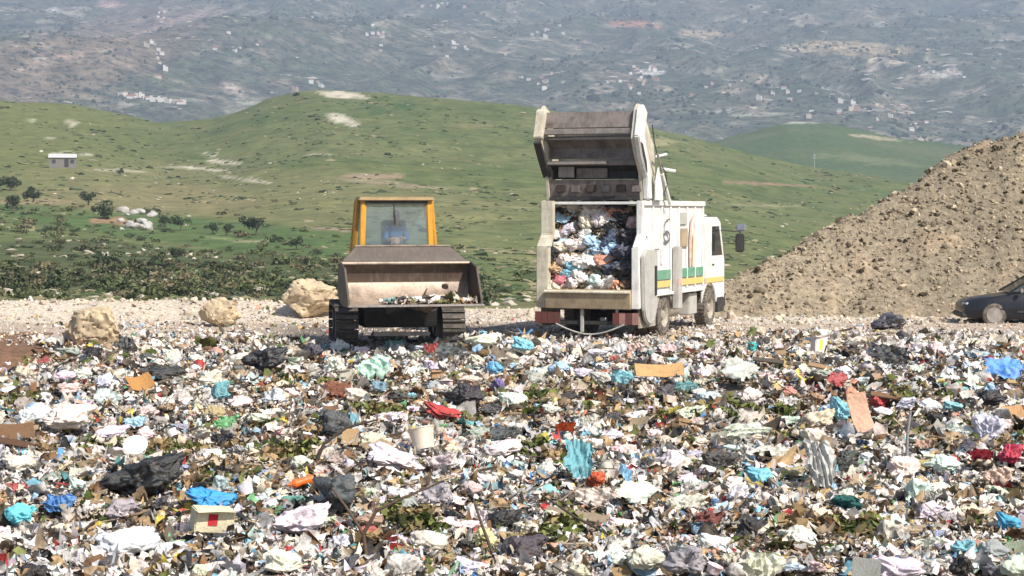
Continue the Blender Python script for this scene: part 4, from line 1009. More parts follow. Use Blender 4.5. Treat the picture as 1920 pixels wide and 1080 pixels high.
for i, a in enumerate([(480, 440, 250, 2.9, 2.4, 'round dark tree standing alone in the green meadow left of the loader'),
          (338, 418, 270, 2.6, 2.2, 'dark tree just right of the pile of pale rocks'),
          (308, 414, 275, 2.2, 2.0, 'bushy tree touching the right side of the rock pile'),
          (200, 400, 290, 3.4, 2.0, 'low wide tree to the left of the rock pile'),
          (165, 375, 320, 2.8, 2.2, 'dark tree below the little white roofed house'),
          (20, 352, 360, 4.2, 2.6, 'wide dark tree at the left edge level with the house'),
          (62, 372, 330, 3.4, 2.2, 'tree at the left below the wide dark one'),
          (25, 398, 300, 3.2, 2.2, 'tree near the left edge above the scrub'),
          (225, 343, 420, 1.7, 1.6, 'tiny dark tree right of the little house'),
          (398, 424, 262, 1.7, 1.4, 'first small tree of the loose row right of the rocks'),
          (425, 430, 258, 1.6, 1.5, 'second small tree of the loose row right of the rocks'),
          (555, 478, 215, 1.7, 1.5, 'small grey green tree in the lower meadow near the loader'),
          (330, 485, 200, 1.8, 1.3, 'dark bush-like tree at the edge of the bright green strip')]):
    make_tree(*a, seed=30 + i)
# heap of pale rocks
rk = [rock_mesh('rock', 50 + i, 2, 8) for i in range(5)]
rock_keys = set()
for i in range(24):
    for _ in range(200):
        px = 260 + random.gauss(0, 19); py = 402 + random.gauss(0, 13); s = random.uniform(.45, 1.3)
        key = (s > 1, s > .7, py < 397, py > 407, px < 248, px > 272)
        if key not in rock_keys: break
    rock_keys.add(key); Y = 282 + (402 - py) * 1.2
    p = at(px, py, Y); zb = float(hz(p.x, Y))
    o = link('rock', rk[i % 5], grey_rock); o.location = (p.x, Y, zb + s * .25); o.scale = (s, s * .8, s * .6); o.rotation_euler = (0, 0, random.uniform(0, 6))
    dx_, dy_ = px - 260, py - 402
    lab = ('large ' if s > 1 else ('medium ' if s > .7 else 'small ')) + 'pale grey rock ' + ('high ' if dy_ < -5 else ('low ' if dy_ > 5 else 'halfway ')) + ('at the left' if dx_ < -12 else ('at the right' if dx_ > 12 else 'in the middle')) + ' of the hillside rock heap'
    tag(o, lab, 'rock', 'rocks of the pale heap on the slope')
# small house with a white roof
hw = worn('house_wall', (0.20, 0.185, 0.165), (0.2, 0.18, 0.16), .6, .9, 0, 1.0)
hr = worn('white_roof', (0.60, 0.59, 0.57), (0.5, 0.5, 0.5), .4, .5, 0, 1.5)
p = at(118, 338, 430); zb = float(hz(p.x, 430))
ho_ = empty('farm_house', (p.x, 430, zb), R(12)); tag(ho_, 'little grey farm house with a white roof on the left hillside', 'house')
m = MB(); m.bb(-2.9, 2.9, -2, 2, -1, 2.1); m.build('wall', hw, ho_)
m = MB(); m.prism_x([(-2.3, 2.05), (0, 2.95), (2.3, 2.05), (2.2, 1.95), (0, 2.8), (-2.2, 1.95)], -3.1, 3.1); m.build('roof', hr, ho_)
m = MB(); m.bb(.4, 1.3, -2.06, -2.003, 0, 1.7); m.build('door', black_steel, ho_)
for wx in (-1.9, 2.1):
    m = MB(); m.bb(wx - .4, wx + .4, -2.05, -2.003, .8, 1.6); m.build('window', dark_glass, ho_)
# thin masts
mast_m = worn('mast_metal', (0.5, 0.5, 0.5), (.4, .4, .4), .2, .5, .3)
p = at(1527, 318, 1050); 
m = MB(); m.cyl((0, 0, -3), (0, 0, 14), .28, .12, 6); m.bb(-1.1, 1.1, -.1, .1, 11.5, 11.8); m.bb(-.9, .9, -.1, .1, 12.9, 13.15)
o = m.build('power_mast', mast_m); o.location = (p.x, 1050, float(hill2_z(np.array(p.x), np.array(1050.0)))); tag(o, 'thin pale power mast on the far green hill right of the truck', 'power mast')

# ---- houses across the valley
def mzt(x, y): return mount_z(np.asarray(x, float), np.asarray(y, float))
def mount_hit(px, py):
    d = ray(px, py); t = np.linspace(1510, 5150, 900); X_, Y_, Z_ = d.x * t, d.y * t, CAM_Z + d.z * t
    h = mzt(X_, Y_); k = np.argmax(Z_ < h) if (Z_ < h).any() else 0
    return X_[k], Y_[k], h[k]
walls = [worn('plaster_white', (0.66, 0.63, 0.58), (.6, .55, .5), .3, .8, 0, .3), worn('plaster_cream', (0.50, 0.44, 0.36), (.5, .4, .3), .3, .8, 0, .3), worn('plaster_rose', (0.48, 0.33, 0.27), (.4, .3, .25), .3, .8, 0, .3)]
roofs = [worn('flat_roof', (0.50, 0.48, 0.45), (.4, .38, .35), .3, .8, 0, .3), worn('red_roof', (0.36, 0.15, 0.09), (.25, .12, .08), .3, .8, 0, .3)]
hmesh = {}
def house_kind(k):
    if k in hmesh: return hmesh[k]
    gable = k % 3 == 1; two = k % 2 == 0
    m = MB(); h = 6.2 if two else 3.4; m.bb(-4.5, 4.5, -3.5, 3.5, -5, h)
    if k % 4 == 0: m.bb(-4.5, 0, -3.5, 3.5, h, h + 2.6)
    a = m.build('wall', None); am = a.data
    m = MB()
    if gable: m.prism_x([(-4, h + .01), (0, h + 2.0), (4, h + .01)], -4.9, 4.9)
    else: m.bb(-4.7, 4.7, -3.7, 3.7, h + .01 + (2.6 if k % 4 == 0 else 0), h + .35 + (2.6 if k % 4 == 0 else 0))
    b = m.build('roof', None); bm_ = b.data
    m = MB()
    for zz in ((1.2, 4.2) if two else (1.2,)):
        for xx in (-3, 0, 3): m.bb(xx - .7, xx + .7, -3.56, -3.503, zz, zz + 1.3)
    c_ = m.build('window', None); cm = c_.data
    for o_ in (a, b, c_): bpy.data.objects.remove(o_)
    hmesh[k] = (am, bm_, cm); return hmesh[k]
hrnd = random.Random(12)
house_labels = set()
def far_house(px, py, sc, label, group, wall=None, cat='house'):
    X_, Y_, Z_ = mount_hit(px, py); tail = label; ok_ = False
    for _ in range(40):
     k = hrnd.randrange(4); ms = house_kind(k); wi = wall if wall is not None else hrnd.choice((0, 0, 0, 1, 2)); ri = 1 if k % 3 == 1 and hrnd.random() < .6 else 0; rfm = roofs[ri]
     shape = 'red gabled' if ri else ('gabled' if k % 3 == 1 else ('tall' if k % 2 == 0 else 'low'))
     label = 'tiny ' + ('white', 'cream', 'rose')[wi] + ' ' + shape + ' house ' + tail
     if label not in house_labels: ok_ = True; break
    if not ok_: return
    house_labels.add(label)
    t = empty('house', (X_, Y_, Z_), hrnd.uniform(-.5, .5)); t.scale = (sc, sc, sc); tag(t, label, cat, group)
    for nm, me, mt in (('wall', ms[0], walls[wi]), ('roof', ms[1], rfm), ):
        o_ = bpy.data.objects.new(nm, me); col.objects.link(o_); o_.parent = t
        if not me.materials: me.materials.append(None)
        o_.material_slots[0].link = 'OBJECT'; o_.material_slots[0].material = mt
ORD = ['leftmost', 'second', 'third', 'fourth', 'fifth', 'sixth', 'seventh', 'eighth', 'ninth', 'tenth', 'eleventh', 'twelfth', 'thirteenth', 'fourteenth', 'fifteenth', 'sixteenth', 'rightmost']
for i in range(17):      # the line of white houses at the foot, upper left
    far_house(228 + i * 7.3 + hrnd.uniform(-1.5, 1.5), 181 + i * .95 + hrnd.uniform(-2.2, 2.2), .72, 'in the line above the left hill, ' + ORD[i] + ('' if i in (0, 16) else ' from the left'), 'line of white houses above the left hill', 0)
for (cx, cy, rx, ry, n, what) in ((300, 112, 26, 24, 10, 'scatter above the white line'), (300, 30, 14, 16, 7, 'village at the top left'), (705, 75, 20, 26, 9, 'climbing row above the grassy peak'),
        (1215, 132, 32, 7, 9, 'bright cluster above the raised tailgate'), (1175, 165, 50, 18, 12, 'village just above the raised tailgate'), (1020, 150, 45, 18, 9, 'hamlet left of the raised tailgate'),
        (1775, 138, 40, 10, 9, 'quarry buildings at the upper right'), (1600, 205, 80, 12, 12, 'long village above the far green hill'), (1720, 225, 60, 14, 10, 'cluster above the earth mound'), (1490, 180, 70, 12, 7, 'thin row above the second green hill'),
        (1010, 60, 45, 12, 8, 'hamlet at the top centre'), (800, 12, 60, 8, 7, 'row along the upper edge'), (600, 160, 14, 5, 4, 'group beside the rocky peak'), (560, 178, 12, 5, 3, 'group left of the rocky peak'),
        (880, 95, 50, 16, 8, 'farms on the middle slope'), (400, 80, 60, 20, 6, 'farms on the left slope'), (1330, 170, 50, 14, 6, 'farms high above the truck cab')):
    for i in range(n):
        ox, oy = hrnd.gauss(0, rx * .6), hrnd.gauss(0, ry * .6)
        far_house(cx + ox, cy + oy, hrnd.uniform(.35, .7), ('high' if oy < -ry * .2 else ('low' if oy > ry * .2 else 'midway')) + (' left' if ox < -rx * .2 else (' right' if ox > rx * .2 else '')) + ' in the ' + what, what)
# dark trees over the mountainside, joined
n = 24000
y = rs.uniform(1650, 4900, n); x = rs.uniform(-.33, .33, n) * y
ok = fbm(x / 90, y / 160, 4, 510) + .5 * fbm(x / 25, y / 40, 3, 511) > rs.uniform(-.25, .35, n); x, y = x[ok], y[ok]; n = len(x); z = mzt(x, y)
s = rs.lognormal(.35, .45, n) * (.7 + y / 6000)
scatter_pieces('distant_woods', *ICO1, np.stack([x, y, z + s * .4], 1), np.stack([s * 1.2, s, s * .8], 1), rand_rot(n, rs, .4), np.array([.042, .056, .034]) * rs.uniform(.6, 1.6, n)[:, None], leaf_mat, .15, 6)

n = 5000
y = rs.uniform(1650, 4900, n); x = rs.uniform(-.33, .33, n) * y
ok = fbm(x / 120, y / 60, 4, 530) > rs.uniform(-.1, .4, n); x, y = x[ok], y[ok]; n = len(x); z = mzt(x, y); s = rs.lognormal(.75, .45, n)
scatter_pieces('pale_outcrops', *ICO1, np.stack([x, y, z], 1), np.stack([s * 2.6, s * .8, s * .45], 1), rand_rot(n, rs, .15), np.array([.44, .40, .33]) * rs.uniform(.6, 1.2, n)[:, None], piece_mat, .2, 7)

# ============================================================ RUBBISH
def film_mat(name, rough, trans, bscale, bdist, spec=0.4, dirt=0.35, bs=1.0):
    """plastic or paper whose colour is the object's own colour"""
    m, nt, b = new_mat(name)
    oi = nt.nodes.new('ShaderNodeObjectInfo')
    n1 = noise_tex(nt, 2.2, 6, 0.7)
    f = mulv(nt, ramp(nt, n1, 0.48, 0.72), dirt)
    c = mixc(nt, f, oi.outputs['Color'], (0.22, 0.17, 0.12))
    n2 = noise_tex(nt, 14.0, 4, 0.6)
    c = mixc(nt, 0.3, c, ramp(nt, n2, 0.3, 0.6, (0.7, 0.68, 0.64), (1, 1, 1)), 'MULTIPLY')
    nt.links.new(c, b.inputs['Base Color']); b.inputs['Roughness'].default_value = rough; b.inputs['Specular IOR Level'].default_value = spec
    h = noise_tex(nt, bscale, 7, 0.75); bump(nt, b, h, bs, bdist)
    return m
bag_mat = film_mat('bag_film', 0.34, 0, 3.0, 0.05, 0.5, 0.38, 0.5)
card_mat = film_mat('cardboard', 0.9, 0, 6.0, 0.03, 0.1, 0.5)
cloth_mat = film_mat('cloth', 0.95, 0, 3.0, 0.3, 0.1, 0.4)
hard_mat = film_mat('hard_plastic', 0.3, 0, 3.0, 0.01, 0.5, 0.3)
wood_mat = film_mat('old_wood', 0.95, 0, 9.0, 0.04, 0.1, 0.4)
def ridged(p, s, off):
    return 1 - abs(mn.noise(p * s + off)) * 2
def folds(p, a, b, c, s, off):
    """long creases running along a"""
    q = Vector((p.dot(a) * .22, p.dot(b), p.dot(c))) + Vector((mn.noise(p * 1.1 + off), mn.noise(p * 1.1 - off), 0)) * .35
    return 1 - abs(mn.noise(q * s + off)) * 2.4
def frame_of(r_):
    a = Vector((r_.gauss(0, 1), r_.gauss(0, 1), r_.gauss(0, .6))).normalized(); b = a.orthogonal().normalized(); return a, b, a.cross(b)
def bag_mesh(seed, ears=2, sub=4, flat=0.62):
    r_ = random.Random(seed); off = Vector((seed * 7.3, seed * 1.9, 4)); f1, f2 = frame_of(r_), frame_of(r_)
    bm = bmesh.new(); bmesh.ops.create_icosphere(bm, subdivisions=sub, radius=1)
    es = [Vector((r_.uniform(-1, 1), r_.uniform(-1, 1), r_.uniform(.1, 1))).normalized() for _ in range(ears)]
    for v in bm.verts:
        p = v.co.copy(); w1 = smooth1(-.3, .3, mn.noise(p * .9 - off))
        r = 0.80 + .46 * mn.noise(p * 1.15 + off) + .12 * ridged(p, 1.6, off)
        r += .15 * (folds(p, *f1, 3.2, off) * w1 + folds(p, *f2, 3.6, off) * (1 - w1)) + .07 * (folds(p, *f2, 7.5, off) * w1 + folds(p, *f1, 7.0, off) * (1 - w1))
        for e in es:                                   # folds gathered towards each knot
            a1 = e.orthogonal().normalized(); a2 = e.cross(a1); c_ = p.dot(e); w = math.atan2(p.dot(a2), p.dot(a1))
            r += .09 * max(0, c_ + .1) * (1 - abs(math.sin(w * 3.5 + 2.5 * mn.noise(p * 1.3 + off) + seed)) * 2)
        q = p * r
        for e in es:
            k = max(0, p.dot(e) - 0.80) / 0.20
            q += e * k * k * .55 + Vector((mn.noise(p * 6 + off), mn.noise(p * 6 - off), 0)) * k * .2
        q.z = q.z * flat if q.z > 0 else q.z * .35
        v.co = q
    me = bpy.data.meshes.new('plastic_bag'); bm.to_mesh(me); bm.free()
    me.polygons.foreach_set('use_smooth', np.ones(len(me.polygons), bool)); return me
def smooth1(a, b, x):
    t = min(max((x - a) / (b - a), 0), 1); return t * t * (3 - 2 * t)
def film_mesh(seed, nx=24, ny=20, amp=.28, drape=.5, name='film'):
    off = Vector((seed * 5.1, -seed * 2.3, 1)); vs = []; fs = []; r_ = random.Random(seed)
    ax, ay = r_.uniform(-.5, .5) * drape, r_.uniform(-.9, .1) * drape; rot = r_.uniform(0, 3); sq = r_.uniform(.3, .5); f1 = frame_of(r_); a_ = r_.uniform(0, 3.1); A_, B_ = Vector((math.cos(a_), math.sin(a_), 0)), Vector((-math.sin(a_), math.cos(a_), 0)); C_ = Vector((0, 0, 1))
    for j in range(ny):
        for i in range(nx):
            u, v = i / (nx - 1) * 2 - 1, j / (ny - 1) * 2 - 1
            du, dv = u * math.sqrt(1 - v * v * sq), v * math.sqrt(1 - u * u * sq); rr = max(abs(u), abs(v)); ang = math.atan2(v, u)
            e_ = Vector((math.cos(ang) * 1.5, math.sin(ang) * 1.5, seed))
            edge = 1 + rr * rr * (.38 * mn.noise(e_ + off) + .22 * mn.noise(e_ * 2.7 + off) + .12 * mn.noise(e_ * 6 + off))
            p = Vector((u, v, 0)); uu = u * math.cos(rot) + v * math.sin(rot)
            x_, y_ = du * edge + .07 * mn.noise(p * 4 + off), dv * .75 * edge + .07 * mn.noise(p * 4 - off)
            vd = mn.voronoi(p * 2.4 + off)[0]
            z_ = amp * (ridged(p, 1.3, off) * .7 + folds(p, A_, B_, C_, 3.0, off) * .55 + folds(p, B_, A_, C_, 5.0, off) * .22 + folds(p, A_, B_, C_, 8.0, off) * .16 + .3 * (vd[1] - vd[0])) + ax * u * u + ay * v * v
            vs.append((x_, y_, z_))
    for j in range(ny - 1):
        for i in range(nx - 1):
            a = j * nx + i; fs.append((a, a + 1, a + nx + 1, a + nx))
    me = bpy.data.meshes.new(name); me.from_pydata(vs, [], fs)
    me.polygons.foreach_set('use_smooth', np.ones(len(me.polygons), bool)); me.set_sharp_from_angle(angle=R(50)); return me
def card_mesh(seed, bend=.35, name='cardboard_sheet'):
    r_ = random.Random(seed); nx, ny = 9, 5; vs = []; fs = []; off = Vector((seed, 2, 3)); t = .03
    for s_ in (0, 1):
        for j in range(ny):
            for i in range(nx):
                u, v = i / (nx - 1) * 2 - 1, j / (ny - 1) * 2 - 1
                x_ = u * (1 + .07 * mn.noise(Vector((v * 4, seed, 0)))) ; y_ = v * .6 * (1 + .1 * mn.noise(Vector((u * 4, 0, seed))))
                z_ = bend * u * u + .25 * abs(u - r_.__class__(seed).uniform(-.4, .4)) * bend + .05 * mn.noise(Vector((u * 2, v * 2, seed))) - s_ * t
                vs.append((x_, y_, z_))
    n = nx * ny
    for j in range(ny - 1):
        for i in range(nx - 1):
            a = j * nx + i; fs += [(a, a + 1, a + nx + 1, a + nx), (n + a, n + a + nx, n + a + nx + 1, n + a + 1)]
    rim = [i for i in range(nx)] + [j * nx + nx - 1 for j in range(1, ny)] + [(ny - 1) * nx + i for i in range(nx - 2, -1, -1)] + [j * nx for j in range(ny - 2, 0, -1)]
    for a, b in zip(rim, rim[1:] + rim[:1]): fs.append((a, n + a, n + b, b))
    me = bpy.data.meshes.new(name); me.from_pydata(vs, [], fs); return me
def lathe_mesh(prof, n, name, dent=0, seed=0):
    m = MB(); vs = []; k = len(prof)
    for i in range(n):
        a = 2 * math.pi * i / n
        for z, r in prof:
            d = 1 + dent * mn.noise(Vector((math.cos(a), math.sin(a), z * 2)) * 1.5 + Vector((seed, 0, 0)))
            vs.append((r * math.cos(a) * d, z, r * math.sin(a) * d))
    fs = [(i * k + q, i * k + q + 1, ((i + 1) % n) * k + q + 1, ((i + 1) % n) * k + q) for i in range(n) for q in range(k - 1)]
    me = bpy.data.meshes.new(name); me.from_pydata(vs, [], fs); me.polygons.foreach_set('use_smooth', np.ones(len(me.polygons), bool)); me.set_sharp_from_angle(angle=R(35)); return me
BAGS = [bag_mesh(i, (1, 2, 2, 3)[i % 4], 5, (.62, .75, .5)[i % 3]) for i in range(14)]
FILMS = [film_mesh(i, amp=(.28, .4, .2)[i % 3]) for i in range(12)]
CLOTHS = [film_mesh(40 + i, 16, 12, .45, .8, 'rag') for i in range(5)]
CARDS = [card_mesh(i, (.1, .35, .55, .2)[i % 4]) for i in range(6)]
BOTTLES = [lathe_mesh([(-1, .001), (-.98, .28), (-.9, .34), (-.1, .34 - .03 * i), (.1, .30), (.45, .33), (.7, .16), (.8, .12), (1.0, .12), (1.0, .001)], 14, 'bottle', .15, i) for i in range(4)]
TUBS = [lathe_mesh([(-.55, .001), (-.55, .62), (.5, .80), (.56, .86), (.5, .84), (.48, .76), (-.45, .58), (-.46, .001)], 20, 'tub', .12, i) for i in range(3)]
WHITE = (0.80, 0.775, 0.73); CREAM = (0.70, 0.62, 0.50); PINKW = (0.76, 0.67, 0.64); BLACK = (0.022, 0.021, 0.024); DGREY = (0.07, 0.07, 0.08); GREY = (0.38, 0.37, 0.36)
BLUE = (0.12, 0.30, 0.58); CYAN = (0.24, 0.52, 0.64); TEAL = (0.14, 0.38, 0.38); LBLUE = (0.40, 0.58, 0.75); RED = (0.50, 0.06, 0.055); ORANGE = (0.75, 0.16, 0.03); PEACH = (0.70, 0.33, 0.22); GREEN = (0.16, 0.38, 0.18); MINT = (0.60, 0.76, 0.70)
YELLOW = (0.72, 0.58, 0.12); PURPLE = (0.18, 0.14, 0.38); TAN = (0.50, 0.34, 0.18); BROWN = (0.22, 0.12, 0.06); OLIVE = (0.16, 0.18, 0.05); LILAC = (0.66, 0.62, 0.70)
CNAME = {WHITE: 'white', CREAM: 'cream', PINKW: 'pinkish white', BLACK: 'black', DGREY: 'dark grey', GREY: 'grey', BLUE: 'blue', CYAN: 'bright cyan', TEAL: 'teal', LBLUE: 'pale blue', RED: 'red', ORANGE: 'orange', PEACH: 'peach', GREEN: 'green', MINT: 'mint', YELLOW: 'yellow', PURPLE: 'purple', TAN: 'tan', BROWN: 'brown', OLIVE: 'olive green', LILAC: 'lilac'}
occ = []          # (x, y, radius, screen x, screen y) of things already placed
lrnd = random.Random(99)
def face_cam(o, tiltx, rz, ry=0.0): o.rotation_euler = (tiltx, ry, rz)
GROUPS = {'plastic_bag': 'plastic bags in the rubbish', 'plastic_sheet': 'plastic sheets in the rubbish', 'rag': 'rags in the rubbish', 'cardboard_sheet': 'cardboard in the rubbish', 'bottle': 'bottles in the rubbish', 'tub': 'plastic tubs in the rubbish', 'carton': 'boxes in the rubbish', 'branch': 'branches and sticks in the rubbish', 'plank': 'planks in the rubbish'}
CATS = {'plastic_bag': 'plastic bag', 'plastic_sheet': 'plastic sheet', 'rag': 'rag', 'cardboard_sheet': 'cardboard', 'bottle': 'bottle', 'tub': 'plastic tub', 'carton': 'box', 'branch': 'branch', 'plank': 'plank'}
def place(kind, px, py, wpx, hpx, colr, label, seed, lift=0.10, rz=None, tilt=None, var=None):
    """px, py: where its middle stands in the rubbish; sizes are the real extents at that distance"""
    p = ground_hit(px, py + hpx * .35); k = p.y / FPX; w, h = wpx * k, hpx * k
    r_ = random.Random(seed); rz = r_.uniform(-.6, .6) if rz is None else rz
    v = seed if var is None else var
    zb = float(gz(p.x, p.y)) + lift
    jc = tuple(min(.95, c * r_.uniform(.9, 1.1)) for c in colr)
    if kind == 'plastic_bag':
        o = link(kind, BAGS[v % len(BAGS)], bag_mat); o.scale = (w / 1.9, max(w / 2.4, h / 2), h / 1.05); o.rotation_euler = (r_.uniform(-.1, .25), r_.uniform(-.2, .2), rz + (math.pi if r_.random() < .5 else 0)); o.location = (p.x, p.y, zb + h * .22)
    elif kind in ('plastic_sheet', 'rag'):
        T = FILMS if kind == 'plastic_sheet' else CLOTHS
        o = link(kind, T[v % len(T)], bag_mat if kind == 'plastic_sheet' else cloth_mat); t = r_.uniform(.6, 1.2) if tilt is None else tilt
        o.scale = (w / 2.1, h / 1.5, min(w, h) / 1.6 + .05); o.rotation_euler = (t, r_.uniform(-.15, .15), rz); o.location = (p.x, p.y, zb + h * .42 * math.sin(t))
    elif kind == 'cardboard_sheet':
        o = link(kind, CARDS[v % len(CARDS)], card_mat); t = r_.uniform(.5, 1.1) if tilt is None else tilt
        if hpx > wpx: o.scale = (h / 2, w / 1.2, h / 2); o.rotation_euler = (0.9, math.pi / 2 * .92, rz); o.rotation_euler = (Matrix.Rotation(rz, 3, 'Z') @ Matrix.Rotation(t, 3, 'X') @ Matrix.Rotation(math.pi / 2 + .15, 3, 'Z')).to_euler()
        else: o.scale = (w / 2, h / 1.2 / max(.4, math.sin(t)), w / 2.5); o.rotation_euler = (t, r_.uniform(-.15, .15), rz)
        o.location = (p.x, p.y, zb + h * .4)
    elif kind == 'bottle':
        o = link(kind, BOTTLES[v % len(BOTTLES)], hard_mat); o.scale = (w / 2, w / 2, w / 2)
        o.rotation_euler = (0.2, r_.uniform(-3, 3), rz + r_.choice((0, 1.2, -1.2, 1.6))); o.location = (p.x, p.y, zb + w * .12)
    elif kind == 'tub':
        o = link(kind, TUBS[v % len(TUBS)], hard_mat); o.scale = (w / 1.7, h / 1.1, w / 1.7); o.rotation_euler = (math.pi / 2 + r_.uniform(-.7, .5), r_.uniform(-.5, .5), rz); o.location = (p.x, p.y, zb + h * .4)
    elif kind == 'carton':
        d = w * .6; m = MB(); m.bb(-w / 2, w / 2, -d / 2, d / 2, 0, h); o = m.build(kind, card_mat, None, min(w, h) * .05)
        m = MB()
        m.add([(-w / 2, -d / 2, h + .002), (w / 2, -d / 2, h + .002), (w * .55, -d * .85, h * 1.12), (-w * .5, -d * .9, h * .98)], [(0, 1, 2, 3)]); f_ = m.build('flap', card_mat, o); f_.color = (*jc, 1)
        o.rotation_euler = (r_.uniform(-.2, .25), r_.uniform(-.2, .2), rz); o.location = (p.x, p.y, zb - h * .1)
    o.color = (*jc, 1)
    tag(o, label, CATS[kind], GROUPS[kind]); occ.append((p.x, p.y, max(w, .1) * .5, px, py, w, h))
    return o
def stick(px, py, pts, rad, colr, label, name='branch', lift=.1):
    """pts: joints in metres from the foot, x to the right, z up, y away"""
    p = ground_hit(px, py); m = MB(); o_ = Vector((p.x, p.y, float(gz(p.x, p.y)) + lift))
    for line in pts:
        for i, (a, b) in enumerate(zip(line[:-1], line[1:])): m.cyl(a, b, rad * (1 - .18 * i), rad * (1 - .18 * (i + 1)), 7)
    o = m.build(name, wood_mat, None, smooth_a=60); o.location = o_; o.color = (*colr, 1); tag(o, label, CATS[name], GROUPS[name]); return o

